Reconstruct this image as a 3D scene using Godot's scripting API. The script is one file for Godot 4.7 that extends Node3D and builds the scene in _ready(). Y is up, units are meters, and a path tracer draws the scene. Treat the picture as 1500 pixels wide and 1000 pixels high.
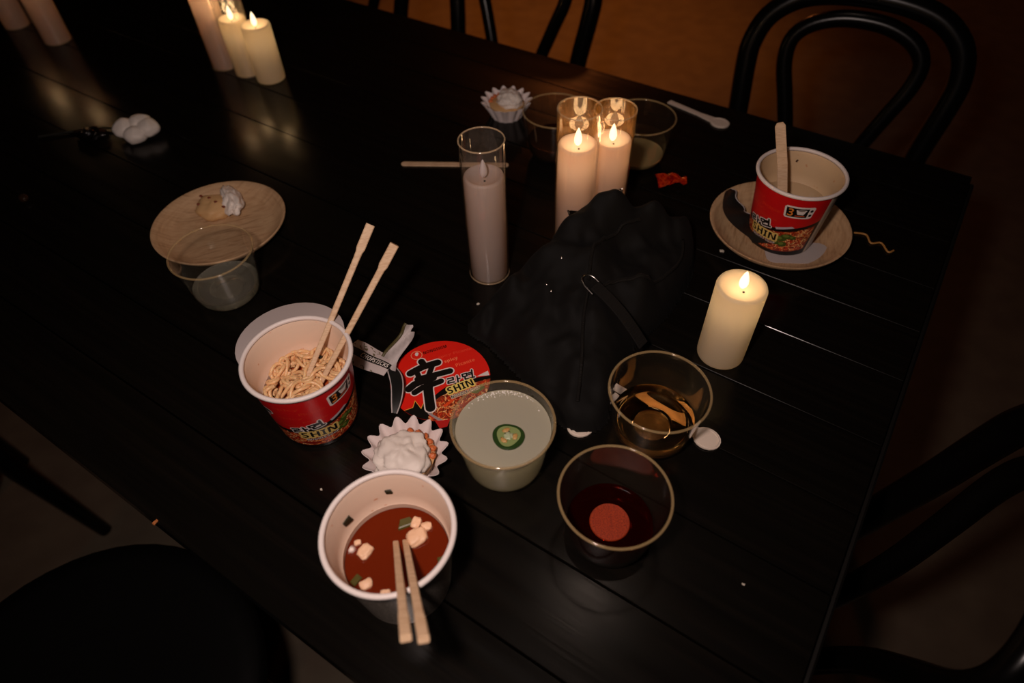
extends Node3D
# A dark table after a party: noodle cups, drinks in clear cups, battery candles, a black bag, bentwood chairs round it.
# The table top lies at y = TOP; the table's long axis is turned by TURN about the vertical.

const TOP := 0.75
const TURN := 0.6029
var rng := RandomNumberGenerator.new()
var taken := {}
var M := {}
var AX_L := Vector3(cos(TURN), 0, sin(TURN))
var AX_W := Vector3(-sin(TURN), 0, cos(TURN))

func _ready():
	rng.seed = 7
	set_camera()
	set_light()
	make_materials()
	build_room()
	build_table()
	build_chairs()
	build_candles()
	build_bag()
	build_plates()
	build_noodle_cups()
	build_clear_cups()
	build_small_things()

# ------------------------------------------------------------------ camera and light
func set_camera():
	var cam := Camera3D.new()
	cam.name = "camera"
	var pitch := 0.8592
	var roll := -0.0325
	var fw := Vector3(0, -sin(pitch), -cos(pitch))
	var r0 := Vector3(1, 0, 0)
	var u0 := r0.cross(fw)
	var r := cos(roll) * r0 + sin(roll) * u0
	var u := -sin(roll) * r0 + cos(roll) * u0
	add_child(cam)
	cam.transform = Transform3D(Basis(r, u, -fw), Vector3(0, TOP + 0.5183, 0))
	var at := CameraAttributesPhysical.new()
	at.frustum_focal_length = 23.197
	at.frustum_focus_distance = 0.63
	at.exposure_aperture = 4.0
	at.frustum_near = 0.05
	at.frustum_far = 60.0
	cam.attributes = at
	cam.fov = 54.70
	cam.current = true
	# the photographer's flash, a little to the left of and above the lens
	var fl := SpotLight3D.new()
	fl.name = "camera_flash"
	add_child(fl)
	fl.transform = Transform3D(Basis(r, u, -fw), Vector3(0, TOP + 0.5183, 0) - r * 0.085 + u * 0.05 + fw * -0.03)
	fl.light_color = Color(1.0, 0.9, 0.86)
	fl.light_energy = 0.28
	fl.light_size = 0.022
	fl.spot_angle = 62.0
	fl.spot_angle_attenuation = 1.0
	fl.spot_range = 12.0
	fl.spot_attenuation = 2.0
	fl.shadow_enabled = true

func set_light():
	var we := WorldEnvironment.new()
	we.name = "environment"
	var e := Environment.new()
	e.background_mode = Environment.BG_COLOR
	e.background_color = Color(0, 0, 0)
	e.tonemap_mode = Environment.TONE_MAPPER_LINEAR
	e.tonemap_exposure = 1.0
	e.sdfgi_enabled = true
	e.ssao_enabled = true
	e.ssil_enabled = true
	we.environment = e
	add_child(we)

# ------------------------------------------------------------------ naming and tagging
func numbered(called: String) -> String:
	var n: int = taken.get(called, 0)
	taken[called] = n + 1
	return called if n == 0 else "%s_%03d" % [called, n]

func thing(called: String, label: String, category: String, at := Vector3.ZERO, turn := 0.0, group := "") -> Node3D:
	var o := Node3D.new()
	o.name = numbered(called)
	add_child(o)
	o.position = at
	o.rotation.y = turn
	tag(o, label, category, group)
	return o

func tag(o: Node, label: String, category: String, group := ""):
	o.set_meta("label", label)
	o.set_meta("category", category)
	if group:
		o.set_meta("group", group)

func part(called: String, m: Mesh, mat: Material, parent: Node, at := Vector3.ZERO, turn := Vector3.ZERO) -> MeshInstance3D:
	var o := MeshInstance3D.new()
	o.name = called
	o.mesh = m
	o.material_override = mat
	parent.add_child(o, true)
	o.position = at
	o.rotation = turn
	return o

func single(called: String, m: Mesh, mat: Material, label: String, category: String, at := Vector3.ZERO, turn := Vector3.ZERO, group := "") -> MeshInstance3D:
	var o := part(numbered(called), m, mat, self, at, turn)
	tag(o, label, category, group)
	return o

func structure(called: String, m: Mesh, mat: Material, at := Vector3.ZERO) -> MeshInstance3D:
	var o := part(called, m, mat, self, at)
	o.set_meta("kind", "structure")
	return o

func on_table(x: float, z: float, y := 0.0) -> Vector3:
	return Vector3(x, TOP + y, z)

# ------------------------------------------------------------------ mesh helpers (front faces run clockwise)
func st_new() -> SurfaceTool:
	var st := SurfaceTool.new()
	st.begin(Mesh.PRIMITIVE_TRIANGLES)
	return st

func done(st: SurfaceTool) -> ArrayMesh:
	st.generate_normals()
	return st.commit()

func quad(st: SurfaceTool, a: Vector3, b: Vector3, c: Vector3, d: Vector3, uv := []):
	# a b c d clockwise seen from the front
	var v := [a, b, c, a, c, d]
	var k := [0, 1, 2, 0, 2, 3]
	for i in 6:
		if uv:
			st.set_uv(uv[k[i]])
		st.add_vertex(v[i])

func lathe(st: SurfaceTool, prof: Array, seg := 48, sharp := 0.6, at := Vector3.ZERO):
	# profile of (radius, height); walking up the outside turns the front outwards
	var group := 0
	for i in prof.size() - 1:
		if i > 0:
			var d0: Vector2 = (prof[i] - prof[i - 1]).normalized()
			var d1: Vector2 = (prof[i + 1] - prof[i]).normalized()
			if d0.dot(d1) < sharp:
				group += 1
		st.set_smooth_group(group)
		for k in seg:
			var t0 := TAU * k / seg
			var t1 := TAU * (k + 1) / seg
			var p: Vector2 = prof[i]
			var q: Vector2 = prof[i + 1]
			var a := at + Vector3(p.x * cos(t0), p.y, p.x * sin(t0))
			var b := at + Vector3(p.x * cos(t1), p.y, p.x * sin(t1))
			if k == seg - 1:
				b = at + Vector3(p.x, p.y, 0)
			var c := at + Vector3(q.x * cos(t1), q.y, q.x * sin(t1))
			if k == seg - 1:
				c = at + Vector3(q.x, q.y, 0)
			var d := at + Vector3(q.x * cos(t0), q.y, q.x * sin(t0))
			var u0 := 1.0 - float(k) / seg
			var u1 := 1.0 - float(k + 1) / seg
			var v0 := 1.0 - float(i) / (prof.size() - 1)
			var v1 := 1.0 - float(i + 1) / (prof.size() - 1)
			if p.x < 1e-6:
				for w in [[a, Vector2(u0, v0)], [c, Vector2(u1, v1)], [d, Vector2(u0, v1)]]:
					st.set_uv(w[1])
					st.add_vertex(w[0])
			elif q.x < 1e-6:
				for w in [[a, Vector2(u0, v0)], [b, Vector2(u1, v0)], [c, Vector2(u1, v1)]]:
					st.set_uv(w[1])
					st.add_vertex(w[0])
			else:
				quad(st, a, b, c, d, [Vector2(u0, v0), Vector2(u1, v0), Vector2(u1, v1), Vector2(u0, v1)])

func lathed(prof: Array, seg := 48, sharp := 0.6) -> ArrayMesh:
	var st := st_new()
	lathe(st, prof, seg, sharp)
	return done(st)

func torus_profile(R: float, y: float, r: float, n := 10, flat := 1.0) -> Array:
	var a := []
	for i in n + 1:
		var t := TAU * i / n
		a.append(Vector2(R + r * cos(t), y + r * flat * sin(t)))
	return a

func tube(st: SurfaceTool, pts: Array, rad, seg := 8, closed := false, group := 0):
	# rad: a number, or one number per point
	var n := pts.size()
	var up := Vector3.UP
	var d0: Vector3 = (pts[1] - pts[0]).normalized()
	if absf(d0.dot(up)) > 0.9:
		up = Vector3.RIGHT
	var side := d0.cross(up).normalized()
	var rings := []
	for i in n:
		var d: Vector3
		if closed:
			d = (pts[(i + 1) % n] - pts[(i + n - 1) % n]).normalized()
		else:
			d = (pts[mini(i + 1, n - 1)] - pts[maxi(i - 1, 0)]).normalized()
		side = (side - d * side.dot(d)).normalized()
		var nor := d.cross(side)
		var r: float = rad[i] if rad is Array else rad
		var ring := []
		for k in seg:
			var t := TAU * k / seg
			ring.append(pts[i] + (side * cos(t) + nor * sin(t)) * r)
		rings.append(ring)
	st.set_smooth_group(group)
	for i in (n if closed else n - 1):
		var A: Array = rings[i]
		var B: Array = rings[(i + 1) % n]
		for k in seg:
			var k1 := (k + 1) % seg
			quad(st, A[k], B[k], B[k1], A[k1])
	if not closed:
		st.set_smooth_group(group + 1)
		for k in range(1, seg - 1):
			for v in [rings[0][0], rings[0][k], rings[0][k + 1]]:
				st.add_vertex(v)
			for v in [rings[n - 1][0], rings[n - 1][k + 1], rings[n - 1][k]]:
				st.add_vertex(v)

func tubed(pts: Array, rad, seg := 8, closed := false) -> ArrayMesh:
	var st := st_new()
	tube(st, pts, rad, seg, closed)
	return done(st)

func smooth_path(p: Array, steps := 6, closed := false) -> Array:
	var out := []
	var n := p.size()
	for i in (n if closed else n - 1):
		var a = p[(i + n - 1) % n] if closed else p[maxi(i - 1, 0)]
		var b = p[i]
		var c = p[(i + 1) % n]
		var d = p[(i + 2) % n] if closed else p[mini(i + 2, n - 1)]
		for k in steps:
			out.append(b.cubic_interpolate(c, a, d, float(k) / steps))
	if not closed:
		out.append(p[n - 1])
	return out

func sheet(st: SurfaceTool, g: Array, thick: float, closed_u := false, close_ends := true):
	# g[v][u] grid of points becomes a solid sheet; uv over the whole grid
	var nv := g.size()
	var nu: int = g[0].size()
	var nr := []
	for v in nv:
		var row := []
		for u in nu:
			var ua: int = (u + nu - 1) % nu if closed_u else maxi(u - 1, 0)
			var ub: int = (u + 1) % nu if closed_u else mini(u + 1, nu - 1)
			var du: Vector3 = g[v][ub] - g[v][ua]
			var dv: Vector3 = g[mini(v + 1, nv - 1)][u] - g[maxi(v - 1, 0)][u]
			row.append(dv.cross(du).normalized())
		nr.append(row)
	var pick := func(v, u, s): return g[v][u] + nr[v][u] * thick * 0.5 * s
	var uu := nu if closed_u else nu - 1
	for v in nv - 1:
		for u in uu:
			var u1 := (u + 1) % nu
			var t := [Vector2(float(u) / uu, float(v) / (nv - 1)), Vector2(float(u + 1) / uu, float(v) / (nv - 1)), Vector2(float(u + 1) / uu, float(v + 1) / (nv - 1)), Vector2(float(u) / uu, float(v + 1) / (nv - 1))]
			st.set_smooth_group(0)
			quad(st, pick.call(v, u, 1), pick.call(v, u1, 1), pick.call(v + 1, u1, 1), pick.call(v + 1, u, 1), t)
			st.set_smooth_group(1)
			quad(st, pick.call(v, u, -1), pick.call(v + 1, u, -1), pick.call(v + 1, u1, -1), pick.call(v, u1, -1), [t[0], t[3], t[2], t[1]])
	st.set_smooth_group(2)
	if close_ends:
		for e in [[0, 1], [nv - 1, -1]]:
			for u in uu:
				var u1 := (u + 1) % nu
				if e[1] > 0:
					quad(st, pick.call(e[0], u, -1), pick.call(e[0], u1, -1), pick.call(e[0], u1, 1), pick.call(e[0], u, 1))
				else:
					quad(st, pick.call(e[0], u, 1), pick.call(e[0], u1, 1), pick.call(e[0], u1, -1), pick.call(e[0], u, -1))
		if not closed_u:
			for v in nv - 1:
				quad(st, pick.call(v, 0, 1), pick.call(v + 1, 0, 1), pick.call(v + 1, 0, -1), pick.call(v, 0, -1))
				quad(st, pick.call(v, nu - 1, -1), pick.call(v + 1, nu - 1, -1), pick.call(v + 1, nu - 1, 1), pick.call(v, nu - 1, 1))

func sheeted(g: Array, thick: float, closed_u := false) -> ArrayMesh:
	var st := st_new()
	sheet(st, g, thick, closed_u)
	return done(st)

func prism(st: SurfaceTool, pts: Array, y0: float, y1: float, bevel := 0.0, uvc := Vector2.ZERO, uvr := 1.0):
	# an outline in x and z raised from y0 to y1, its upper edge bevelled
	var poly := PackedVector2Array(pts)
	if Geometry2D.is_polygon_clockwise(poly):
		poly.reverse()
	var top := poly
	if bevel > 0.0:
		var off := Geometry2D.offset_polygon(poly, -bevel)
		var best := PackedVector2Array()
		for o in off:
			if o.size() > best.size():
				best = o
		if best.size() == poly.size():
			# line the inner outline up with the outer one
			var first := 0
			for i in best.size():
				if best[i].distance_to(poly[0]) < best[first].distance_to(poly[0]):
					first = i
			top = PackedVector2Array()
			for i in best.size():
				top.append(best[(first + i) % best.size()])
		else:
			bevel = 0.0
	var n := poly.size()
	var yb := y1 - bevel
	var f := func(p: Vector2, y: float): return Vector3(p.x, y, p.y)
	st.set_smooth_group(-1)
	var uvf := func(p: Vector2): return (p - uvc) / uvr * 0.5 + Vector2(0.5, 0.5)
	for ring in [[top, y1, false], [poly, y0, true]]:
		var tri := Geometry2D.triangulate_polygon(ring[0])
		for i in range(0, tri.size(), 3):
			var a: Vector2 = ring[0][tri[i]]
			var b: Vector2 = ring[0][tri[i + 1]]
			var c: Vector2 = ring[0][tri[i + 2]]
			var area := (b - a).cross(c - a)
			# seen from above, x right and z down, a clockwise turn has a positive cross product
			if (area > 0.0) == ring[2]:
				var s := b
				b = c
				c = s
			for p in [a, b, c]:
				st.set_uv(uvf.call(p))
				st.add_vertex(f.call(p, ring[1]))
	for i in n:
		var j := (i + 1) % n
		quad(st, f.call(poly[i], y0), f.call(poly[i], yb), f.call(poly[j], yb), f.call(poly[j], y0), [uvf.call(poly[i]), uvf.call(poly[i]), uvf.call(poly[j]), uvf.call(poly[j])]) if poly_ccw_front else quad(st, f.call(poly[j], y0), f.call(poly[j], yb), f.call(poly[i], yb), f.call(poly[i], y0))
		if bevel > 0.0:
			quad(st, f.call(poly[j], yb), f.call(top[j], y1), f.call(top[i], y1), f.call(poly[i], yb))

const poly_ccw_front := false

func prismed(pts: Array, y0: float, y1: float, bevel := 0.0, uvc := Vector2.ZERO, uvr := 1.0) -> ArrayMesh:
	var st := st_new()
	prism(st, pts, y0, y1, bevel, uvc, uvr)
	return done(st)

func box_between(st: SurfaceTool, lo: Vector3, hi: Vector3, b := 0.0):
	# a box with all edges chamfered by b
	st.set_smooth_group(-1)
	var c := (lo + hi) * 0.5
	var h := (hi - lo) * 0.5
	for ax in 3:
		for s in [-1.0, 1.0]:
			var i := (ax + 1) % 3
			var j := (ax + 2) % 3
			var p := []
			for q in [[-1, -1], [1, -1], [1, 1], [-1, 1]]:
				var v := Vector3.ZERO
				v[ax] = s * h[ax]
				v[i] = q[0] * (h[i] - b)
				v[j] = q[1] * (h[j] - b)
				p.append(c + v)
			if s > 0:
				quad(st, p[3], p[2], p[1], p[0])
			else:
				quad(st, p[0], p[1], p[2], p[3])
	if b <= 0.0:
		return
	for ax in 3:
		var i := (ax + 1) % 3
		var j := (ax + 2) % 3
		for si in [-1.0, 1.0]:
			for sj in [-1.0, 1.0]:
				var p := []
				for e in [[-1, 0], [1, 0], [1, 1], [-1, 1]]:
					var v := Vector3.ZERO
					v[ax] = e[0] * (h[ax] - b)
					v[i] = si * (h[i] if e[1] == 0 else h[i] - b)
					v[j] = sj * (h[j] - b if e[1] == 0 else h[j])
					p.append(c + v)
				if si * sj > 0:
					quad(st, p[3], p[2], p[1], p[0])
				else:
					quad(st, p[0], p[1], p[2], p[3])
	for sx in [-1.0, 1.0]:
		for sy in [-1.0, 1.0]:
			for sz in [-1.0, 1.0]:
				var v := [c + Vector3(sx * h.x, sy * (h.y - b), sz * (h.z - b)), c + Vector3(sx * (h.x - b), sy * h.y, sz * (h.z - b)), c + Vector3(sx * (h.x - b), sy * (h.y - b), sz * h.z)]
				if sx * sy * sz > 0:
					v.reverse()
				for q in v:
					st.add_vertex(q)

func boxed(lo: Vector3, hi: Vector3, b := 0.0) -> ArrayMesh:
	var st := st_new()
	box_between(st, lo, hi, b)
	return done(st)

func bar(st: SurfaceTool, path: Array, sizes: Array, up := Vector3.UP, bevel := 0.18):
	# a bar of eight-sided section: sizes[i] = (width, height) at path[i]
	var n := path.size()
	var rings := []
	for i in n:
		var d: Vector3 = (path[mini(i + 1, n - 1)] - path[maxi(i - 1, 0)]).normalized()
		var s := d.cross(up).normalized()
		var t := s.cross(d)
		var w: float = sizes[i].x * 0.5
		var h: float = sizes[i].y * 0.5
		var b := bevel * minf(w, h) * 2.0
		var r := []
		for q in [[-w, -h + b], [-w + b, -h], [w - b, -h], [w, -h + b], [w, h - b], [w - b, h], [-w + b, h], [-w, h - b]]:
			r.append(path[i] + s * q[0] + t * q[1])
		rings.append(r)
	st.set_smooth_group(-1)
	for i in n - 1:
		for k in 8:
			var k1 := (k + 1) % 8
			quad(st, rings[i][k], rings[i][k1], rings[i + 1][k1], rings[i + 1][k])
	for k in range(1, 7):
		for v in [rings[0][0], rings[0][k + 1], rings[0][k]]:
			st.add_vertex(v)
		for v in [rings[n - 1][0], rings[n - 1][k], rings[n - 1][k + 1]]:
			st.add_vertex(v)

func barred(path: Array, sizes: Array, up := Vector3.UP, bevel := 0.18) -> ArrayMesh:
	var st := st_new()
	bar(st, path, sizes, up, bevel)
	return done(st)

func blob(radii: Vector3, amp: float, freq: float, seed_: int, nu := 36, nv := 20, squash := -1.0, lobes := []) -> ArrayMesh:
	# a lump: an ellipsoid whose surface is pushed in and out by noise, flattened below y = squash * radii.y
	var no := FastNoiseLite.new()
	no.seed = seed_
	no.frequency = freq
	no.fractal_octaves = 3
	var st := st_new()
	st.set_smooth_group(0)
	var g := []
	for v in nv + 1:
		var row := []
		var ph := PI * v / nv
		for u in nu:
			var th := TAU * u / nu
			var d := Vector3(sin(ph) * cos(th), cos(ph), sin(ph) * sin(th))
			var k := 1.0 + amp * no.get_noise_3dv(d)
			for l in lobes:
				k += l[1] * pow(maxf(0.0, d.dot(l[0].normalized())), l[2])
			var q := d * radii * k
			q.y = maxf(q.y, squash * radii.y)
			row.append(q)
		g.append(row)
	for v in nv:
		for u in nu:
			var u1 := (u + 1) % nu
			if v == 0:
				for q in [g[0][0], g[1][u1], g[1][u]]:
					st.add_vertex(q)
			elif v == nv - 1:
				for q in [g[v][u], g[v][u1], g[nv][0]]:
					st.add_vertex(q)
			else:
				quad(st, g[v][u], g[v][u1], g[v + 1][u1], g[v + 1][u])
	return done(st)

# ------------------------------------------------------------------ drawing flat print into images
func put(img: Image, x: int, y: int, c: Color):
	if x >= 0 and y >= 0 and x < img.get_width() and y < img.get_height():
		img.set_pixel(x, y, c)

func fill_tri(img: Image, a: Vector2, b: Vector2, c: Vector2, col: Color):
	var ar := (b - a).cross(c - a)
	if absf(ar) < 1e-9:
		return
	for y in range(maxi(0, floori(minf(a.y, minf(b.y, c.y)))), mini(img.get_height() - 1, ceili(maxf(a.y, maxf(b.y, c.y)))) + 1):
		for x in range(maxi(0, floori(minf(a.x, minf(b.x, c.x)))), mini(img.get_width() - 1, ceili(maxf(a.x, maxf(b.x, c.x)))) + 1):
			var p := Vector2(x + 0.5, y + 0.5)
			var w0 := (b - a).cross(p - a) / ar
			var w1 := (c - b).cross(p - b) / ar
			var w2 := (a - c).cross(p - c) / ar
			if w0 >= -0.001 and w1 >= -0.001 and w2 >= -0.001:
				img.set_pixel(x, y, col)

func fill_poly(img: Image, pts: Array, col: Color):
	var poly := PackedVector2Array(pts)
	var tri := Geometry2D.triangulate_polygon(poly)
	for i in range(0, tri.size(), 3):
		fill_tri(img, poly[tri[i]], poly[tri[i + 1]], poly[tri[i + 2]], col)

func fill_disc(img: Image, c: Vector2, rx: float, ry: float, col: Color):
	for y in range(floori(c.y - ry), ceili(c.y + ry) + 1):
		for x in range(floori(c.x - rx), ceili(c.x + rx) + 1):
			var d := Vector2((x + 0.5 - c.x) / rx, (y + 0.5 - c.y) / ry)
			if d.length_squared() <= 1.0:
				put(img, x, y, col)

func stroke(img: Image, pts: Array, w: float, col: Color):
	for i in pts.size():
		fill_disc(img, pts[i], w * 0.5, w * 0.5, col)
		if i:
			var s: Vector2 = (pts[i] - pts[i - 1]).orthogonal().normalized() * w * 0.5
			fill_tri(img, pts[i - 1] - s, pts[i - 1] + s, pts[i] + s, col)
			fill_tri(img, pts[i - 1] - s, pts[i] + s, pts[i] - s, col)

func letters(img: Image, words: String, at: Vector2, along: Vector2, height: float, col: Color, bold := true, outline := 0.0, ocol := Color.WHITE, slant := 0.0):
	# words from "at", the baseline running along "along" whose length is the width of the words
	var t := TextMesh.new()
	var f := SystemFont.new()
	f.font_names = PackedStringArray(["Droid Sans"])
	f.font_weight = 700 if bold else 400
	t.font = f
	t.text = words
	t.font_size = 32
	t.pixel_size = 0.01
	t.depth = 0.01
	t.horizontal_alignment = HORIZONTAL_ALIGNMENT_LEFT
	var arr := t.get_mesh_arrays()
	var v: PackedVector3Array = arr[Mesh.ARRAY_VERTEX]
	var idx: PackedInt32Array = arr[Mesh.ARRAY_INDEX]
	if v.size() == 0:
		return
	var lo := Vector2(1e9, 1e9)
	var hi := -lo
	for p in v:
		lo = lo.min(Vector2(p.x, p.y))
		hi = hi.max(Vector2(p.x, p.y))
	var ex := along / (hi.x - lo.x)
	var ey := along.normalized().orthogonal() * height / (hi.y - lo.y)
	if ey.y > 0:
		ey = -ey
	var pt := func(p: Vector3): return at + ex * (p.x - lo.x) + (ey + along.normalized() * slant * height / (hi.y - lo.y)) * (p.y - lo.y)
	var offs := [Vector2.ZERO]
	if outline > 0.0:
		for k in 12:
			offs.push_front(Vector2.from_angle(TAU * k / 12) * outline)
	for o in offs:
		var c: Color = col if o == Vector2.ZERO else ocol
		for i in range(0, idx.size(), 3):
			var a := v[idx[i]]
			var b := v[idx[i + 1]]
			var d := v[idx[i + 2]]
			if a.z > 0.0 and b.z > 0.0 and d.z > 0.0:
				fill_tri(img, pt.call(a) + o, pt.call(b) + o, pt.call(d) + o, c)

func noodle_photo(img: Image, rect: Rect2, inside: Callable, n: int, seed_: int, w := 6.0):
	# the printed picture of noodles: short curved strokes in oranges and creams, only where inside() holds
	var r := RandomNumberGenerator.new()
	r.seed = seed_
	var cols := [Color(0.78, 0.32, 0.14), Color(0.88, 0.55, 0.3), Color(0.62, 0.17, 0.08), Color(0.93, 0.74, 0.5), Color(0.8, 0.22, 0.1), Color(0.45, 0.12, 0.06)]
	for i in n:
		var p := rect.position + Vector2(r.randf() * rect.size.x, r.randf() * rect.size.y)
		var a := r.randf() * TAU
		var pts := []
		for k in 5:
			pts.append(p)
			a += r.randf_range(-0.7, 0.7)
			p += Vector2.from_angle(a) * r.randf_range(5, 11)
		var ok := true
		for q in pts:
			ok = ok and inside.call(q)
		if ok:
			stroke(img, pts, w * r.randf_range(0.6, 1.2), cols[r.randi() % cols.size()])

func tex(img: Image) -> ImageTexture:
	return ImageTexture.create_from_image(img)

# ------------------------------------------------------------------ materials
func mat(col: Color, rough := 0.6, metal := 0.0, spec := 0.5) -> StandardMaterial3D:
	var m := StandardMaterial3D.new()
	m.albedo_color = col
	m.roughness = rough
	m.metallic = metal
	m.metallic_specular = spec
	return m

func noise_image(w: int, h: int, fx: float, fy: float, seed_: int, ramp: Gradient, oct := 4) -> Image:
	var no := FastNoiseLite.new()
	no.seed = seed_
	no.frequency = 1.0
	no.fractal_octaves = oct
	var img := Image.create(w, h, false, Image.FORMAT_RGB8)
	for y in h:
		for x in w:
			# wrapped in x and y by walking round circles
			var a := TAU * x / w
			var v := no.get_noise_3d(cos(a) * fx, sin(a) * fx, fy * (1.0 - absf(2.0 * y / h - 1.0)))
			img.set_pixel(x, y, ramp.sample(clampf(v * 0.8 + 0.5, 0.0, 1.0)))
	return img

func ramp(cols: Array) -> Gradient:
	var g := Gradient.new()
	var o := PackedFloat32Array()
	var c := PackedColorArray()
	for i in cols.size():
		o.append(float(i) / (cols.size() - 1))
		c.append(cols[i])
	g.offsets = o
	g.colors = c
	return g

func pane(col: Color, a: float, rough := 0.03) -> StandardMaterial3D:
	var m := mat(Color(col.r, col.g, col.b, a), rough)
	m.transparency = BaseMaterial3D.TRANSPARENCY_ALPHA
	m.cull_mode = BaseMaterial3D.CULL_DISABLED
	return m

func liquid(col: Color, a: float, rough := 0.0) -> StandardMaterial3D:
	var m := mat(Color(col.r, col.g, col.b, a), rough)
	m.transparency = BaseMaterial3D.TRANSPARENCY_ALPHA
	m.refraction_enabled = true
	m.refraction_scale = 0.033
	return m

func make_materials():
	# black stained boards: long faint grain
	var tb := mat(Color(1, 1, 1), 0.36)
	tb.albedo_texture = tex(noise_image(256, 512, 0.5, 22.0, 3, ramp([Color(0.045, 0.038, 0.03), Color(0.058, 0.049, 0.038), Color(0.075, 0.061, 0.046)])))
	tb.roughness_texture = tex(noise_image(256, 256, 0.6, 9.0, 5, ramp([Color(0.17, 0.17, 0.17), Color(0.205, 0.205, 0.205), Color(0.25, 0.25, 0.25)])))
	tb.roughness = 1.0
	tb.metallic_specular = 0.36
	tb.heightmap_enabled = true
	tb.heightmap_scale = 0.004
	tb.heightmap_texture = tex(noise_image(256, 512, 0.8, 60.0, 9, ramp([Color.BLACK, Color.WHITE])))
	M.board = tb
	M.table_dark = mat(Color(0.06, 0.05, 0.04), 0.5)
	var fl := mat(Color(1, 1, 1), 0.75)
	fl.albedo_texture = tex(noise_image(256, 256, 2.0, 8.0, 21, ramp([Color(0.4, 0.35, 0.29), Color(0.43, 0.38, 0.315), Color(0.46, 0.41, 0.34)])))
	fl.uv1_triplanar = true
	fl.uv1_world_triplanar = true
	fl.uv1_scale = Vector3(0.8, 0.8, 0.8)
	M.floor = fl
	M.wall = mat(Color(0.34, 0.28, 0.22), 0.9)
	M.ceiling = mat(Color(0.3, 0.27, 0.24), 0.9)
	M.bentwood = mat(Color(0.04, 0.034, 0.03), 0.25, 0.0, 0.4)
	M.black_seat = mat(Color(0.03, 0.027, 0.024), 0.6, 0.0, 0.25)
	# wax shells let through the light of the lamp inside
	var wx := mat(Color(0.82, 0.77, 0.74), 0.55)
	wx.backlight_enabled = true
	wx.backlight = Color(1.0, 0.88, 0.76)
	M.wax_ivory = wx
	var wy := mat(Color(0.82, 0.77, 0.69), 0.55)
	wy.backlight_enabled = true
	wy.backlight = Color(0.98, 0.92, 0.78)
	M.wax_cream = wy
	M.wick = mat(Color(0.1, 0.08, 0.06), 0.8)
	M.flame_off = mat(Color(0.82, 0.76, 0.74), 0.4)
	var fo := mat(Color(1, 0.95, 0.85), 0.5)
	fo.emission_enabled = true
	fo.emission = Color(1.0, 0.9, 0.74)
	fo.emission_energy_multiplier = 1.6
	M.flame_on = fo
	M.glass = pane(Color(0.8, 0.74, 0.66), 0.02, 0.02)
	M.glass_amber = pane(Color(0.85, 0.6, 0.3), 0.05, 0.02)
	M.glass_lip = pane(Color(0.9, 0.78, 0.62), 0.3, 0.08)
	M.plastic = pane(Color(0.62, 0.56, 0.44), 0.012, 0.03)
	M.plastic_lip = pane(Color(0.8, 0.68, 0.48), 0.24, 0.06)
	M.plastic_base = pane(Color(0.78, 0.73, 0.69), 0.24, 0.2)
	M.cloth = mat(Color(0.052, 0.046, 0.04), 0.8)
	M.cloth.metallic_specular = 0.3
	M.cloth.rim_enabled = true
	M.cloth.rim = 0.04
	M.cloth.rim_tint = 0.6
	M.strap = mat(Color(0.085, 0.075, 0.065), 0.8, 0.0, 0.3)
	M.metal = mat(Color(0.75, 0.73, 0.7), 0.22, 1.0)
	M.dark_metal = mat(Color(0.4, 0.36, 0.32), 0.25, 1.0)
	M.paper_white = mat(Color(0.88, 0.83, 0.82), 0.7)
	M.paper_lid = mat(Color(0.72, 0.68, 0.67), 0.6)
	M.cup_rim = mat(Color(0.9, 0.86, 0.84), 0.5)
	M.black_paper = mat(Color(0.07, 0.07, 0.065), 0.55)
	var bamboo := mat(Color(1, 1, 1), 0.6)
	bamboo.albedo_texture = tex(noise_image(128, 256, 0.4, 14.0, 31, ramp([Color(0.72, 0.58, 0.44), Color(0.84, 0.71, 0.57), Color(0.88, 0.77, 0.64)])))
	bamboo.uv1_triplanar = true
	bamboo.uv1_scale = Vector3(30, 30, 30)
	M.bamboo = bamboo
	M.spoon_white = mat(Color(0.86, 0.8, 0.74), 0.5)
	M.cream = mat(Color(0.9, 0.86, 0.82), 0.55)
	M.pastry = mat(Color(0.8, 0.64, 0.44), 0.6)
	M.fruit = mat(Color(0.8, 0.42, 0.22), 0.45)
	var leaf := mat(Color(1, 1, 1), 0.7)
	leaf.albedo_texture = tex(noise_image(256, 256, 0.7, 18.0, 41, ramp([Color(0.58, 0.44, 0.3), Color(0.72, 0.58, 0.43), Color(0.78, 0.65, 0.5), Color(0.66, 0.5, 0.35)])))
	leaf.uv1_triplanar = true
	leaf.uv1_scale = Vector3(7, 7, 7)
	M.palm_leaf = leaf

# ------------------------------------------------------------------ the room
func build_room():
	structure("floor", boxed(Vector3(-4.5, -0.1, -5.4), Vector3(4.5, 0.0, 3.6)), M.floor)
	structure("ceiling", boxed(Vector3(-4.5, 2.7, -5.4), Vector3(4.5, 2.8, 3.6)), M.ceiling)
	structure("wall_back", boxed(Vector3(-4.5, 0, -5.5), Vector3(4.5, 2.7, -5.4)), M.wall)
	structure("wall_front", boxed(Vector3(-4.5, 0, 3.6), Vector3(4.5, 2.7, 3.7)), M.wall)
	structure("wall_left", boxed(Vector3(-4.6, 0, -5.5), Vector3(-4.5, 2.7, 3.7)), M.wall)
	structure("wall_right", boxed(Vector3(4.5, 0, -5.5), Vector3(4.6, 2.7, 3.7)), M.wall)
	wall_lamp(Vector3(0.5, 2.3, -5.28), Color(1.0, 0.54, 0.27), 0.6)
	downlight(Vector3(0.24, 2.7, -0.87), Color(1.0, 0.88, 0.8), 0.05, 40.0, 1.6, "round ceiling downlight straight above the table")
	downlight(Vector3(0.25, 2.7, -2.85), Color(1.0, 0.56, 0.22), 2.6, 26.0, 2.0, "round orange ceiling downlight over the open floor")

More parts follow.
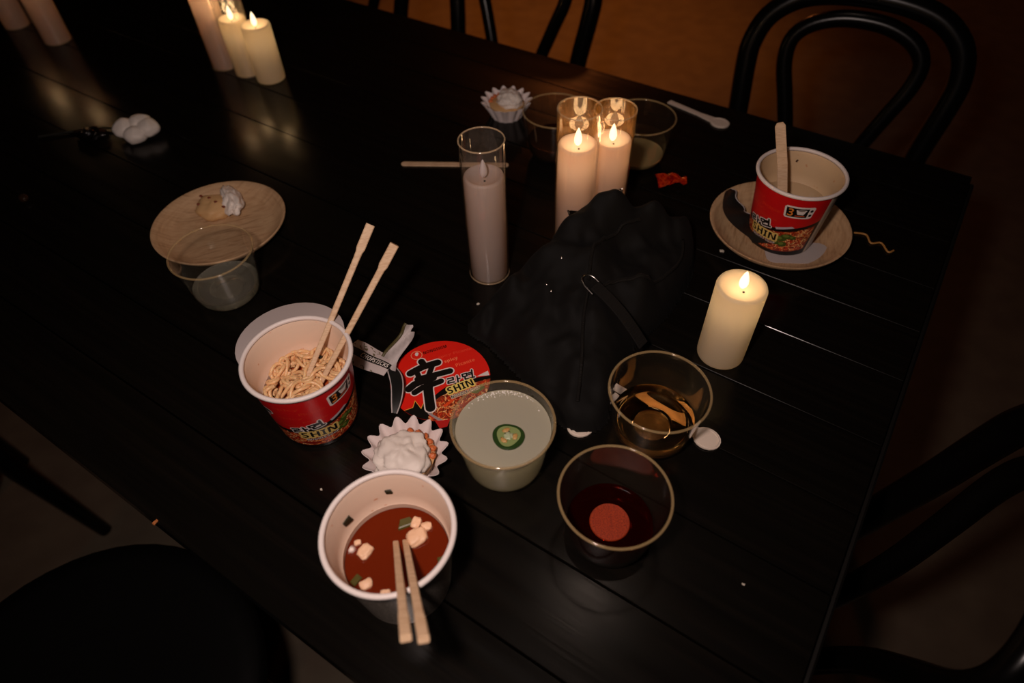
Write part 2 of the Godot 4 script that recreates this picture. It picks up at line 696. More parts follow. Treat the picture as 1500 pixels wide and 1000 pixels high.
func wall_lamp(at: Vector3, col: Color, energy: float):
	var t := thing("wall_lamp", "warm glowing wall lamp high on the back wall", "wall lamp", at)
	part("bracket", boxed(Vector3(-0.03, -0.16, -0.1), Vector3(0.03, -0.1, 0.03), 0.006), M.dark_metal, t)
	var m := mat(col, 0.5)
	m.emission_enabled = true
	m.emission = col
	m.emission_energy_multiplier = 2.0
	part("lamp_globe", lathed([Vector2(0.0, -0.1), Vector2(0.05, -0.087), Vector2(0.087, -0.05), Vector2(0.1, 0.0), Vector2(0.087, 0.05), Vector2(0.05, 0.087), Vector2(0.0, 0.1)], 32, -2.0), m, t)
	lamp("wall_lamp_light", at, col, energy, 0.08)

func downlight(at: Vector3, col: Color, energy: float, cone: float, glow: float, label: String):
	var t := thing("ceiling_downlight", label, "ceiling light", at, 0.0, "ceiling downlights")
	part("trim_ring", lathed([Vector2(0.045, 0.0), Vector2(0.062, 0.0), Vector2(0.062, -0.006), Vector2(0.045, -0.01), Vector2(0.045, 0.0)], 40), M.dark_metal, t)
	var m := mat(col, 0.5)
	m.emission_enabled = true
	m.emission = col
	m.emission_energy_multiplier = glow
	part("lamp_lens", lathed([Vector2(0.0, -0.006), Vector2(0.045, -0.004), Vector2(0.045, 0.0)], 32), m, t)
	var s := SpotLight3D.new()
	s.name = "downlight_beam"
	add_child(s, true)
	s.position = at + Vector3(0, -0.02, 0)
	s.rotation.x = -PI / 2
	s.light_color = col
	s.light_energy = energy
	s.light_size = 0.045
	s.spot_angle = cone
	s.spot_angle_attenuation = 1.0
	s.spot_range = 12.0
	s.spot_attenuation = 2.0
	s.shadow_enabled = true

# ------------------------------------------------------------------ table and chairs
func build_table():
	# table axes: x along the length (AX_L), z across (AX_W)
	var t := thing("dining_table", "long black-stained plank table set with cups and candles", "table", Vector3.ZERO, -TURN)
	var cuts := [-0.919, -0.845, -0.766, -0.676, -0.602, -0.527, -0.4405, -0.361, -0.2825, -0.1945, -0.118, -0.037]
	var l0 := -2.25
	var l1 := 0.0965
	for i in cuts.size() - 1:
		var st := st_new()
		var g := 0.0008
		var dy := rng.randf_range(-0.0004, 0.0)
		box_between_uv(st, Vector3(l0, TOP - 0.028, cuts[i] + g), Vector3(l1, TOP + dy, cuts[i + 1] - g), 0.0004, i * 0.37)
		part("plank", done(st), M.board, t)
	part("underlay", boxed(Vector3(l0 + 0.02, TOP - 0.045, -0.9), Vector3(l1 - 0.02, TOP - 0.0285, -0.056)), M.table_dark, t)
	# rounded edge strip below the end, seen as a thin second line
	part("end_trim", boxed(Vector3(l1 + 0.0005, TOP - 0.03, -0.917), Vector3(l1 + 0.007, TOP - 0.008, -0.039), 0.002), M.table_dark, t)
	for l in [-0.42, -1.85]:
		part("leg", boxed(Vector3(l - 0.05, 0.05, -0.53), Vector3(l + 0.05, TOP - 0.045, -0.43), 0.006), M.table_dark, t)
		part("foot", boxed(Vector3(l - 0.06, 0.0, -0.66), Vector3(l + 0.06, 0.05, -0.3), 0.006), M.table_dark, t)

func box_between_uv(st: SurfaceTool, lo: Vector3, hi: Vector3, b: float, off: float):
	# chamfered board with the grain along x
	var s := st_new()
	box_between(s, lo, hi, b)
	var arr := s.commit_to_arrays()
	st.set_smooth_group(-1)
	for v in arr[Mesh.ARRAY_VERTEX]:
		st.set_uv(Vector2(v.x * 0.9 + off * 1.7, (v.z + v.y) * 2.6 + off))
		st.add_vertex(v)

func make_chair(label: String, at: Vector3, turn: float, group := "bentwood chairs round the table"):
	# origin on the floor under the seat's middle; the back is towards +z
	var c := thing("bentwood_chair", label, "chair", at, turn, group)
	part("seat", lathed([Vector2(0.0, 0.44), Vector2(0.18, 0.438), Vector2(0.197, 0.445), Vector2(0.2, 0.455), Vector2(0.192, 0.466), Vector2(0.17, 0.468), Vector2(0.12, 0.462), Vector2(0.0, 0.458)], 48), M.black_seat, c)
	var lean := 0.25
	var pt := func(x: float, y: float): return Vector3(x, y, 0.175 + (y - 0.46) * lean - 0.25 * x * x)
	var half := [[0.125, 0.40], [0.13, 0.5], [0.137, 0.6], [0.142, 0.67], [0.15, 0.735], [0.151, 0.773], [0.137, 0.812], [0.103, 0.84], [0.058, 0.853], [0.0, 0.857]]
	var pts := []
	for h in half:
		pts.append(pt.call(-h[0], h[1]))
	for i in range(half.size() - 2, -1, -1):
		pts.append(pt.call(half[i][0], half[i][1]))
	part("back_hoop", tubed(smooth_path(pts, 4), 0.0165, 10), M.bentwood, c)
	var inner := [[0.035, 0.462], [0.04, 0.55], [0.052, 0.63], [0.075, 0.7], [0.093, 0.75], [0.094, 0.785], [0.075, 0.808], [0.04, 0.822], [0.0, 0.826]]
	var ip := []
	for h in inner:
		ip.append(pt.call(-h[0], h[1]))
	for i in range(inner.size() - 2, -1, -1):
		ip.append(pt.call(inner[i][0], inner[i][1]))
	part("inner_hoop", tubed(smooth_path(ip, 4), 0.0125, 10), M.bentwood, c)
	for s in [-1.0, 1.0]:
		part("leg", tubed([Vector3(s * 0.12, 0.445, -0.12), Vector3(s * 0.13, 0.25, -0.128), Vector3(s * 0.15, 0.0, -0.15)], [0.018, 0.016, 0.013], 10), M.bentwood, c)
		part("leg", tubed([Vector3(s * 0.122, 0.47, 0.165), Vector3(s * 0.13, 0.25, 0.19), Vector3(s * 0.15, 0.0, 0.24)], [0.0165, 0.016, 0.013], 10), M.bentwood, c)
	var ring := []
	for k in 40:
		var a := TAU * k / 40
		ring.append(Vector3(0.135 * cos(a), 0.25, 0.03 + 0.155 * sin(a)))
	part("ring_stretcher", tubed(ring, 0.009, 8, true), M.bentwood, c)
	return c

func lw(l: float, w: float, y := 0.0) -> Vector3:
	return AX_L * l + AX_W * w + Vector3(0, y, 0)

func build_chairs():
	var far := PI - TURN
	make_chair("black bentwood chair with double-hoop back behind the noodle cup on the plate", lw(-0.088, -0.855), far + 0.1)
	make_chair("black bentwood chair across the table behind the pair of lit candles", lw(-0.715, -0.865), far)
	make_chair("black bentwood chair across the table nearest the three lit candles", lw(-1.15, -0.865), far)
	make_chair("black bentwood chair at the right end of the table, hoop cut by the frame", lw(-0.058, -0.357), PI / 2 - TURN)
	make_chair("black chair at lower left, only its round black seat showing", Vector3(-0.488, 0, -0.174), -TURN)
	make_chair("chair at the left edge, only two slanting black legs showing", Vector3(-1.06, 0, -0.577), -TURN)

# ------------------------------------------------------------------ candles
func flame_mesh() -> ArrayMesh:
	var p := [Vector2(0.0, 0.0), Vector2(0.002, 0.0005), Vector2(0.0036, 0.003), Vector2(0.0042, 0.006), Vector2(0.0038, 0.010), Vector2(0.0026, 0.0145), Vector2(0.0013, 0.018), Vector2(0.0, 0.0205)]
	return lathed(p, 20, -2.0)

func candle(at: Vector3, r: float, h: float, glass_h: float, lit: bool, wax: Material, label: String, glow := 0.0006, glassm: Material = null, turn := 0.0):
	var c := thing("battery_candle" , label, "candle", at, turn, "battery candles on the table")
	# wax is a hollow shell with a shallow bowl on top
	part("wax", lathed([Vector2(0.0, 0.0005), Vector2(r - 0.002, 0.0005), Vector2(r - 0.0004, 0.0015), Vector2(r, 0.004), Vector2(r, h * 0.35), Vector2(r, h * 0.7), Vector2(r, h - 0.003), Vector2(r - 0.0008, h - 0.0008), Vector2(r - 0.0028, h), Vector2(r * 0.75, h - 0.002), Vector2(r * 0.5, h - 0.0038), Vector2(r * 0.25, h - 0.0048), Vector2(0.0, h - 0.005)], 56, 0.2), wax, c)
	var f := part("flame", flame_mesh(), M.flame_on if lit else M.flame_off, c, Vector3(0.0, h - 0.0022, 0.0005), Vector3(0.0, 0.0, 0.0))
	part("wick", tubed([Vector3(0.0009, h - 0.0052, 0.0042), Vector3(0.0009, h - 0.0042, 0.0042)], 0.0011, 8), M.wick, c)
	if glass_h > 0.0:
		var R := r + 0.0011
		part("glass_cylinder", lathed([Vector2(R, 0.0), Vector2(R + 0.001, 0.001), Vector2(R + 0.001, glass_h - 0.001), Vector2(R + 0.0005, glass_h), Vector2(R, glass_h - 0.001), Vector2(R, 0.0)], 64), glassm if glassm else M.glass, c)
		part("glass_lip", lathed(torus_profile(R + 0.0005, glass_h, 0.0009, 8), 64, -2.0), M.glass_lip, c)
		part("glass_foot", lathed(torus_profile(R + 0.0003, 0.0012, 0.0009, 8), 64, -2.0), M.glass_lip, c)
	if lit:
		lamp("flame_light", at + Vector3(0, h + 0.006, 0.0005), Color(1.0, 0.8, 0.56), 0.0016, 0.004)
		lamp("wax_light", at + Vector3(0, h - 0.022, 0), Color(1.0, 0.9, 0.76), glow * 0.4, 0.006)
	return c

func lamp(called: String, at: Vector3, col: Color, e: float, size: float):
	var o := OmniLight3D.new()
	o.name = called
	add_child(o, true)
	o.position = at
	o.light_color = col
	o.light_energy = e
	o.light_size = size
	o.omni_range = 12.0
	o.omni_attenuation = 2.0
	o.shadow_enabled = true

func build_candles():
	candle(on_table(-0.0229, -0.5535), 0.0206, 0.131, 0.1701, false, M.wax_ivory, "unlit white candle in a clear glass cylinder in the middle of the table")
	candle(on_table(0.0754, -0.6042), 0.0206, 0.131, 0.1701, true, M.wax_ivory, "lit glass candle, left of the pair behind the black bag", 0.0006, M.glass_amber)
	candle(on_table(0.116, -0.630), 0.0206, 0.119, 0.153, true, M.wax_ivory, "lit glass candle, right of the pair behind the black bag", 0.00028, M.glass_amber)
	candle(on_table(0.2099, -0.4225), 0.0232, 0.0955, 0.0, true, M.wax_cream, "lit cream pillar candle without a glass, on the right by the amber drink", 0.0005)
	candle(on_table(-0.3713, -1.0191), 0.0222, 0.0867, 0.0, true, M.wax_cream, "shortest lit cream pillar of the three candles far back at left", 0.0004)
	candle(on_table(-0.4135, -1.0445), 0.0206, 0.0865, 0.125, true, M.wax_cream, "middle candle in a glass of the three far back at left", 0.0004)
	candle(on_table(-0.4575, -1.0705), 0.0206, 0.125, 0.165, true, M.wax_ivory, "tallest candle of the three far back at left, cut by the frame", 0.0004, M.glass_amber)
	candle(on_table(-0.7829, -1.1823), 0.0215, 0.131, 0.1701, true, M.wax_ivory, "right one of two candle bottoms in the upper left corner", 0.0003, M.glass_amber)
	candle(on_table(-0.886, -1.2496), 0.0206, 0.131, 0.1701, true, M.wax_ivory, "left one of two candle bottoms in the upper left corner", 0.0003, M.glass_amber)

# ------------------------------------------------------------------ the black bag
func build_bag():
	var b := thing("black_bag", "slumped black fabric bag with open zip pocket beside the candles", "bag", on_table(0, 0))
	var outline := smooth_path([Vector2(-0.046, -0.467), Vector2(-0.022, -0.439), Vector2(0.010, -0.394), Vector2(0.03, -0.358), Vector2(0.055, -0.334), Vector2(0.083, -0.34), Vector2(0.098, -0.388), Vector2(0.122, -0.43), Vector2(0.165, -0.475), Vector2(0.205, -0.54), Vector2(0.207, -0.588), Vector2(0.165, -0.588), Vector2(0.12, -0.574), Vector2(0.085, -0.571), Vector2(0.03, -0.53), Vector2(-0.01, -0.5)], 5, true)
	var poly := PackedVector2Array(outline)
	# heights of the cloth at chosen points: (x, z, height)
	var ctl := [[-0.03, -0.455, 0.022], [-0.01, -0.41, 0.03], [0.015, -0.485, 0.055], [0.03, -0.42, 0.05], [0.066, -0.54, 0.1], [0.108, -0.556, 0.112], [0.15, -0.57, 0.088], [0.195, -0.575, 0.055], [0.075, -0.49, 0.082], [0.072, -0.44, 0.066], [0.065, -0.39, 0.05], [0.06, -0.35, 0.026], [0.125, -0.52, 0.05], [0.165, -0.54, 0.04], [0.12, -0.475, 0.058], [0.19, -0.54, 0.042], [0.115, -0.44, 0.04], [0.16, -0.49, 0.04], [0.03, -0.375, 0.024], [0.04, -0.51, 0.08]]
	var no := FastNoiseLite.new()
	no.seed = 5
	no.frequency = 26.0
	no.fractal_octaves = 2
	var height := func(p: Vector2) -> float:
		var sw := 0.0
		var sh := 0.0
		for c in ctl:
			var w := 1.0 / pow(p.distance_squared_to(Vector2(c[0], c[1])) + 0.00012, 1.7)
			sw += w
			sh += w * c[2]
		return sh / sw
	var N := 120
	var lo := Vector2(-0.06, -0.605)
	var hi := Vector2(0.22, -0.325)
	var hs := []
	for j in N + 1:
		var row := []
		for i in N + 1:
			var p := lo + (hi - lo) * Vector2(float(i) / N, float(j) / N)
			if not Geometry2D.is_point_in_polygon(p, poly):
				row.append(-1.0)
				continue
			var d := 1e9
			for k in poly.size():
				d = minf(d, p.distance_to(Geometry2D.get_closest_point_to_segment(p, poly[k], poly[(k + 1) % poly.size()])))
			var e := clampf(d / 0.026, 0.0, 1.0)
			var fold := sin((p.x * 0.93 + p.y * 0.38) * 210.0 + 5.0 * no.get_noise_2d(p.x * 0.35, p.y * 0.35)) * 0.0032 * clampf((0.1 - p.x) / 0.06, 0.15, 1.0)
			fold += no.get_noise_2d(p.x, p.y) * 0.005
			row.append(maxf(0.0012, (height.call(p) + fold) * sqrt(1.0 - (1.0 - e) * (1.0 - e))))
		hs.append(row)
	var st := st_new()
	st.set_smooth_group(0)
	var P := func(i, j) -> Vector3: return Vector3(lo.x + (hi.x - lo.x) * i / N, maxf(hs[j][i], 0.0012), lo.y + (hi.y - lo.y) * j / N)
	for j in N:
		for i in N:
			var inside := 0
			for q in [[0, 0], [1, 0], [1, 1], [0, 1]]:
				inside += 1 if hs[j + q[1]][i + q[0]] >= 0.0 else 0
			if inside:
				quad(st, P.call(i, j), P.call(i + 1, j), P.call(i + 1, j + 1), P.call(i, j + 1))
	# underside on the table
	st.set_smooth_group(1)
	for j in N:
		for i in N:
			if hs[j][i] >= 0.0:
				var f := func(v: Vector3): return Vector3(v.x, 0.0008, v.z)
				quad(st, f.call(P.call(i, j)), f.call(P.call(i, j + 1)), f.call(P.call(i + 1, j + 1)), f.call(P.call(i + 1, j)))
	part("fabric_body", done(st), M.cloth, b)
	var on := func(x: float, z: float, up: float) -> Vector3:
		var i := clampi(roundi((x - lo.x) / (hi.x - lo.x) * N), 0, N)
		var j := clampi(roundi((z - lo.y) / (hi.y - lo.y) * N), 0, N)
		return Vector3(x, maxf(hs[j][i], 0.001) + up, z)
	var draw := func(p: Array, up: float) -> Array:
		var out := []
		for q in smooth_path(p, 8):
			out.append(on.call(q.x, q.y, up))
		return out
	# zips: tapes, then teeth as small blocks along them
	for z in [[Vector2(0.074, -0.448), Vector2(0.068, -0.42), Vector2(0.064, -0.385), Vector2(0.058, -0.35)], [Vector2(0.082, -0.455), Vector2(0.104, -0.47), Vector2(0.135, -0.478), Vector2(0.165, -0.5), Vector2(0.184, -0.525), Vector2(0.19, -0.55)], [Vector2(0.076, -0.462), Vector2(0.086, -0.5), Vector2(0.11, -0.53), Vector2(0.14, -0.55)]]:
		var zp := part("zip_tape", tubed(draw.call(z, 0.0008), 0.0018, 6), M.strap, b)
		var teeth := st_new()
		var path: Array = draw.call(z, 0.003)
		for k in path.size() - 1:
			for s in 3:
				var c: Vector3 = path[k].lerp(path[k + 1], s / 3.0)
				box_between(teeth, c - Vector3(0.0008, 0.0005, 0.0008), c + Vector3(0.0008, 0.0005, 0.0008))
		var tm := part("zip_teeth", done(teeth), M.strap, zp)
		tm.set_meta("kind", "stuff")
	# bright metal loop of the zip pull, with a ribbed webbing tab
	var c0: Vector3 = on.call(0.078, -0.456, 0.004)
	var dirv := Vector3(0.58, -0.28, 0.66).normalized()
	var sidev := dirv.cross(Vector3.UP).normalized()
	var loop := []
	for k in 15:
		var a := PI * k / 14.0
		loop.append(c0 - dirv * 0.0105 * sin(a) * 1.0 + sidev * 0.0075 * cos(a) + Vector3(0, 0.003, 0))
	loop.push_front(loop[0] + dirv * 0.010)
	loop.append(loop[-1] + dirv * 0.010)
	part("zip_pull_loop", tubed(loop, 0.0011, 8), M.metal, b)
	var tab := []
	var sz := []
	for k in 9:
		var s := k / 8.0
		var x := lerpf(0.0815, 0.126, s)
		var zz := lerpf(-0.4525, -0.4085, s)
		tab.append(Vector3(x, lerpf(c0.y + 0.003, 0.033, s) + 0.006 * sin(PI * s), zz))
		sz.append(Vector2(0.0125, 0.0018))
	var tb := part("pull_tab", barred(tab, sz), M.strap, b)
	var ribs := st_new()
	for k in 34:
		var s := k / 33.0 * 7.9
		var i := int(s)
		var q: Vector3 = tab[i].lerp(tab[i + 1], s - i)
		var d: Vector3 = (tab[i + 1] - tab[i]).normalized()
		var sd := d.cross(Vector3.UP).normalized()
		var n := sd.cross(d)
		bar(ribs, [q - sd * 0.006 + n * 0.0011, q + sd * 0.006 + n * 0.0011], [Vector2(0.0007, 0.0006), Vector2(0.0007, 0.0006)], n)
	var rb := part("rib", done(ribs), M.strap, tb)
	rb.set_meta("kind", "stuff")
	# buckles on the far ridge and small rivets on the near slope
	for q in [[0.113, -0.5605, 0.5], [0.07, -0.548, -0.4]]:
		var p: Vector3 = on.call(q[0], q[1], 0.004)
		var k := part("buckle", boxed(Vector3(-0.0065, -0.003, -0.003), Vector3(0.0065, 0.003, 0.003), 0.001), M.dark_metal, b, p, Vector3(0.3, q[2], 0.2))
		for s in [-1, 1]:
			part("pin", tubed([Vector3(s * 0.0065, -0.004, 0.0), Vector3(s * 0.0065, 0.005, 0.0)], 0.0011, 8), M.metal, k)
	for q in [[0.052, -0.488], [0.036, -0.464], [0.04, -0.458]]:
		part("rivet", lathed([Vector2(0.0017, 0.0), Vector2(0.0014, 0.0008), Vector2(0.0, 0.0012)], 12, -2.0), M.metal, b, on.call(q[0], q[1], 0.0))

# ------------------------------------------------------------------ plates
func plate_mesh(r: float) -> ArrayMesh:
	return lathed([Vector2(0.0, 0.0005), Vector2(r * 0.66, 0.0005), Vector2(r * 0.78, 0.003), Vector2(r * 0.92, 0.012), Vector2(r * 0.995, 0.0185), Vector2(r, 0.0205), Vector2(r * 0.985, 0.021), Vector2(r * 0.91, 0.0145), Vector2(r * 0.78, 0.0055), Vector2(r * 0.66, 0.0032), Vector2(0.0, 0.003)], 72, 0.2)

func build_plates():
	single("palm_leaf_plate", plate_mesh(0.0785), M.palm_leaf, "round palm-leaf plate at left with a half-eaten white pastry", "plate", on_table(-0.3475, -0.637), Vector3(0, 0.35, 0), "palm-leaf plates")
	single("palm_leaf_plate", plate_mesh(0.0795), M.palm_leaf, "round palm-leaf plate at right under an empty noodle cup", "plate", on_table(0.3162, -0.5994), Vector3(0, 1.2, 0), "palm-leaf plates")
	# half-eaten pastry: a yellow sponge wedge with brown spots, cream on its right side
	var t := thing("half_eaten_pastry", "half-eaten yellow pastry topped with white cream on the left plate", "pastry", on_table(-0.358, -0.680, 0.0044), 0.0)
	var sp := part("sponge", blob(Vector3(0.021, 0.013, 0.021), 0.2, 1.0, 3, 32, 18, -0.55), M.pastry, t, Vector3(-0.008, 0.0065, 0.006), Vector3(0, 0.3, -0.1))
	for q in [[-0.013, 0.0122, -0.012], [-0.003, 0.0135, -0.004], [0.004, 0.0135, 0.006], [0.012, 0.0105, 0.014], [-0.017, 0.009, 0.0]]:
		part("brown_spot", blob(Vector3(0.0022, 0.0012, 0.0018), 0.4, 2.0, int(q[0] * 9000), 10, 6), mat(Color(0.45, 0.17, 0.06), 0.5), sp, Vector3(q[0], q[1] - 0.001, q[2]))
	part("cream", blob(Vector3(0.013, 0.0112, 0.027), 0.36, 1.9, 12, 40, 24, -0.6), M.cream, t, Vector3(0.0115, 0.0095, -0.003), Vector3(0.0, 0.45, 0.25))
	# torn black wrapper on the right plate, with a wavy white torn edge
	var w := thing("torn_wrapper", "torn black wrapper with a wavy white edge on the right plate", "wrapper", on_table(0, 0))
	var g := []
	var edge := []
	for v in 19:
		var s := v / 18.0
		var a := Vector3(0.271, 0.021, -0.6635).lerp(Vector3(0.2895, 0.0125, -0.562), s)
		var wob := 0.0026 * sin(s * 26.0)
		var e := a + Vector3(0.0035 + wob + 0.004 * s, 0.004 + 0.003 * sin(s * 15.0), 0.0)
		var lft := Vector3(0.266, 0.0205, -0.658).lerp(Vector3(0.276, 0.019, -0.566), s)
		var bow := Vector3(-0.014 * sin(PI * minf(s * 1.1, 1.0)), 0.0, 0.0)
		var row := []
		for u in 7:
			var k := u / 6.0
			row.append((lft + bow).lerp(e, k) + Vector3(0, 0.002 * sin(k * PI) - 0.0035 * k * (1.0 - s), 0))
		g.append(row)
		edge.append(row[6])
	part("film", sheeted(g, 0.0004), M.black_paper, w)
	part("torn_edge", tubed(smooth_path(edge, 3), 0.0007, 6), M.paper_lid, w)

# ------------------------------------------------------------------ noodle cups
func shin_wrap() -> Image:
	var W := 1536
	var H := 512
	var img := Image.create(W, H, false, Image.FORMAT_RGB8)
	img.fill(Color(0.76, 0.07, 0.08))
	var black := Color(0.05, 0.045, 0.04)
	var pale := Color(0.86, 0.82, 0.8)
	# back panels: pale grey with rows of small print, and the pale glue seam
	img.fill_rect(Rect2i(0, 0, 330, H), Color(0.64, 0.6, 0.56))
	img.fill_rect(Rect2i(1150, 0, W - 1150, H), Color(0.64, 0.6, 0.56))
	var r := RandomNumberGenerator.new()
	r.seed = 4
	for side in [[20, 300], [1210, 1510]]:
		for row in 26:
			var x: int = side[0]
			while x < side[1]:
				var w := r.randi_range(8, 40)
				img.fill_rect(Rect2i(x, 40 + row * 17, mini(w, side[1] - x), 6), Color(0.22, 0.2, 0.18))
				x += w + 7
	img.fill_rect(Rect2i(1132, 0, 26, H), Color(0.8, 0.74, 0.66))
	# faint ornamental words on the red ground
	for k in 5:
		letters(img, ["spicy", "Picante", "spicy", "picante", "Spicy"][k], Vector2(600 + (k % 2) * 120, 90 + k * 42), Vector2(130, 0), 22, Color(0.8, 0.2, 0.1), false)
	# lower picture with a black upper border sweeping up to the right
	var curve := []
	for i in 25:
		var u := 330.0 + (1132.0 - 330.0) * i / 24.0
		var k := (u - 768.0) / 400.0
		curve.append(Vector2(u, 282.0 - 70.0 * k - 40.0 * k * k + (60.0 if u < 480 else 0.0) * (480.0 - u) / 150.0))
	var lowp := curve.duplicate()
	lowp.append(Vector2(1132, H))
	lowp.append(Vector2(330, H))
	fill_poly(img, lowp, black)
	fill_poly(img, [Vector2(850, 258), Vector2(950, 222), Vector2(970, 234), Vector2(860, 276)], Color(0.72, 0.69, 0.72))
	var inside := func(p: Vector2) -> bool:
		var k := (p.x - 768.0) / 400.0
		return p.x > 400 and p.x < 1110 and p.y < 482 - 40.0 * k * k and p.y > 314.0 - 74.0 * k - 40.0 * k * k
	for y in range(150, H):
		for x in range(400, 1110):
			if inside.call(Vector2(x, y)):
				img.set_pixel(x, y, Color(0.5, 0.16, 0.08))
	noodle_photo(img, Rect2(400, 160, 710, 330), inside, 1700, 8, 6.0)
	for q in [[900, 350, 48, 26], [945, 322, 40, 24], [880, 395, 34, 20], [930, 400, 30, 26], [985, 330, 22, 18]]:
		fill_disc(img, Vector2(q[0], q[1]), q[2], q[3], Color(0.25, 0.32, 0.1))
		fill_disc(img, Vector2(q[0] - 8, q[1] - 5), q[2] * 0.55, q[3] * 0.5, Color(0.42, 0.48, 0.2))
	for q in [[845, 362, 26, 18], [700, 452, 60, 16]]:
		fill_disc(img, Vector2(q[0], q[1]), q[2], q[3], Color(0.85, 0.7, 0.5) if q[0] > 800 else Color(0.5, 0.1, 0.07))
	# the big character at the left
	for pass_ in [[16.0, pale], [0.0, black]]:
		for s in glyph_xin():
			var pts := []
			for p in s[1]:
				pts.append(Vector2(455, 205) + (p + Vector2(0.22, -0.1)) * Vector2(235, 215))
			stroke(img, pts, s[0] * 235.0 + pass_[0], pass_[1])
	for pass_ in [[14.0, pale], [0.0, black]]:
		for s in glyph_ramyeon():
			var pts := []
			for p in s:
				pts.append(Vector2(690, 282) + (p - Vector2(0.4, 0.0)) * Vector2(330, 300) + Vector2(35, 0))
			stroke(img, pts, 13.0 + pass_[0], pass_[1])
	letters(img, "SHIN", Vector2(672, 384), Vector2(205, -4), 58, black, true, 13, Color(0.86, 0.74, 0.42))
	letters(img, "NOODLE SOUP", Vector2(690, 420), Vector2(190, -4), 20, Color(0.86, 0.8, 0.78), true, 3, Color(0.2, 0.1, 0.08))
	# the small badge by the rim: a 3 beside a steaming cup
	fill_poly(img, [Vector2(868, 66), Vector2(880, 56), Vector2(1036, 56), Vector2(1048, 66), Vector2(1040, 134), Vector2(1028, 144), Vector2(886, 144), Vector2(874, 134)], pale)
	fill_poly(img, [Vector2(880, 68), Vector2(1012, 68), Vector2(1008, 132), Vector2(886, 132)], black)
	letters(img, "3", Vector2(892, 126), Vector2(32, 0), 52, Color(0.86, 0.5, 0.2), true)
	fill_poly(img, [Vector2(936, 78), Vector2(1000, 78), Vector2(986, 112), Vector2(950, 112)], pale)
	fill_disc(img, Vector2(968, 80), 20, 8, Color(0.5, 0.47, 0.44))
	img.fill_rect(Rect2i(938, 118, 58, 7), Color(0.8, 0.3, 0.15))
	fill_disc(img, Vector2(1028, 84), 9, 9, black)
	fill_disc(img, Vector2(1026, 116), 9, 9, black)
	return img

func glyph_xin() -> Array:
	# brush strokes (width, points); x to the right, y down, about one unit across
	return [[0.15, [Vector2(-0.41, -0.46), Vector2(-0.35, -0.36)]], [0.17, [Vector2(-0.61, -0.16), Vector2(-0.5, -0.24), Vector2(-0.37, -0.32), Vector2(-0.08, -0.42)]], [0.12, [Vector2(-0.47, -0.15), Vector2(-0.43, -0.05)]], [0.12, [Vector2(-0.19, -0.31), Vector2(-0.24, -0.1)]], [0.15, [Vector2(-0.45, -0.01), Vector2(-0.19, -0.08), Vector2(0.18, -0.19)]], [0.17, [Vector2(-0.61, 0.23), Vector2(-0.51, 0.12), Vector2(-0.35, 0.04), Vector2(-0.15, -0.03)]], [0.14, [Vector2(-0.49, 0.32), Vector2(-0.34, 0.2), Vector2(-0.1, 0.11), Vector2(0.01, 0.06)]], [0.2, [Vector2(-0.24, 0.0), Vector2(-0.23, 0.27), Vector2(-0.16, 0.70)]]]

func glyph_ramyeon() -> Array:
	return [[Vector2(0.14, 0.01), Vector2(0.25, -0.02), Vector2(0.26, 0.03), Vector2(0.16, 0.07), Vector2(0.16, 0.12), Vector2(0.28, 0.09)], [Vector2(0.33, -0.06), Vector2(0.36, 0.11)], [Vector2(0.35, 0.02), Vector2(0.39, 0.0)], [Vector2(0.43, -0.09), Vector2(0.52, -0.12), Vector2(0.53, -0.05), Vector2(0.45, -0.03), Vector2(0.43, -0.09)], [Vector2(0.62, -0.2), Vector2(0.64, -0.04)], [Vector2(0.55, -0.12), Vector2(0.62, -0.14)], [Vector2(0.56, -0.08), Vector2(0.62, -0.1)], [Vector2(0.49, -0.02), Vector2(0.5, 0.03), Vector2(0.68, -0.02)]]

const CUP_H := 0.0887
const CUP_RB := 0.0361
const CUP_RT := 0.0455

func cup_r(y: float) -> float:
	return lerpf(CUP_RB, CUP_RT, y / CUP_H)

func noodle_cup(called_label: String, at: Vector3, turn: float, inner: Material, wrap: Material) -> Node3D:
	var c := thing("noodle_cup", called_label, "noodle cup", at, turn, "paper noodle cups")
	part("wrap", lathed([Vector2(cup_r(0.0) , 0.0008), Vector2(cup_r(0.02), 0.02), Vector2(cup_r(0.04), 0.04), Vector2(cup_r(0.06), 0.06), Vector2(cup_r(0.0845), 0.0845)], 72), wrap, c)
	part("inner_wall", lathed([Vector2(cup_r(0.0845) - 0.0002, 0.0845), Vector2(cup_r(0.08) - 0.0012, 0.08), Vector2(cup_r(0.06) - 0.0013, 0.06), Vector2(cup_r(0.0485) - 0.0013, 0.0485), Vector2(cup_r(0.048) - 0.0017, 0.048), Vector2(cup_r(0.047) - 0.0013, 0.047), Vector2(cup_r(0.02) - 0.0013, 0.02), Vector2(cup_r(0.005) - 0.0013, 0.005), Vector2(0.0, 0.005)], 72), inner, c)
	part("base", lathed([Vector2(0.0, 0.001), Vector2(CUP_RB - 0.0003, 0.0006), Vector2(CUP_RB - 0.0003, 0.0048), Vector2(0.0, 0.0048)], 48), M.paper_white, c)
	part("rim", lathed(torus_profile(0.0460, CUP_H - 0.0021, 0.0021, 12), 72, -2.0), M.cup_rim, c)
	return c

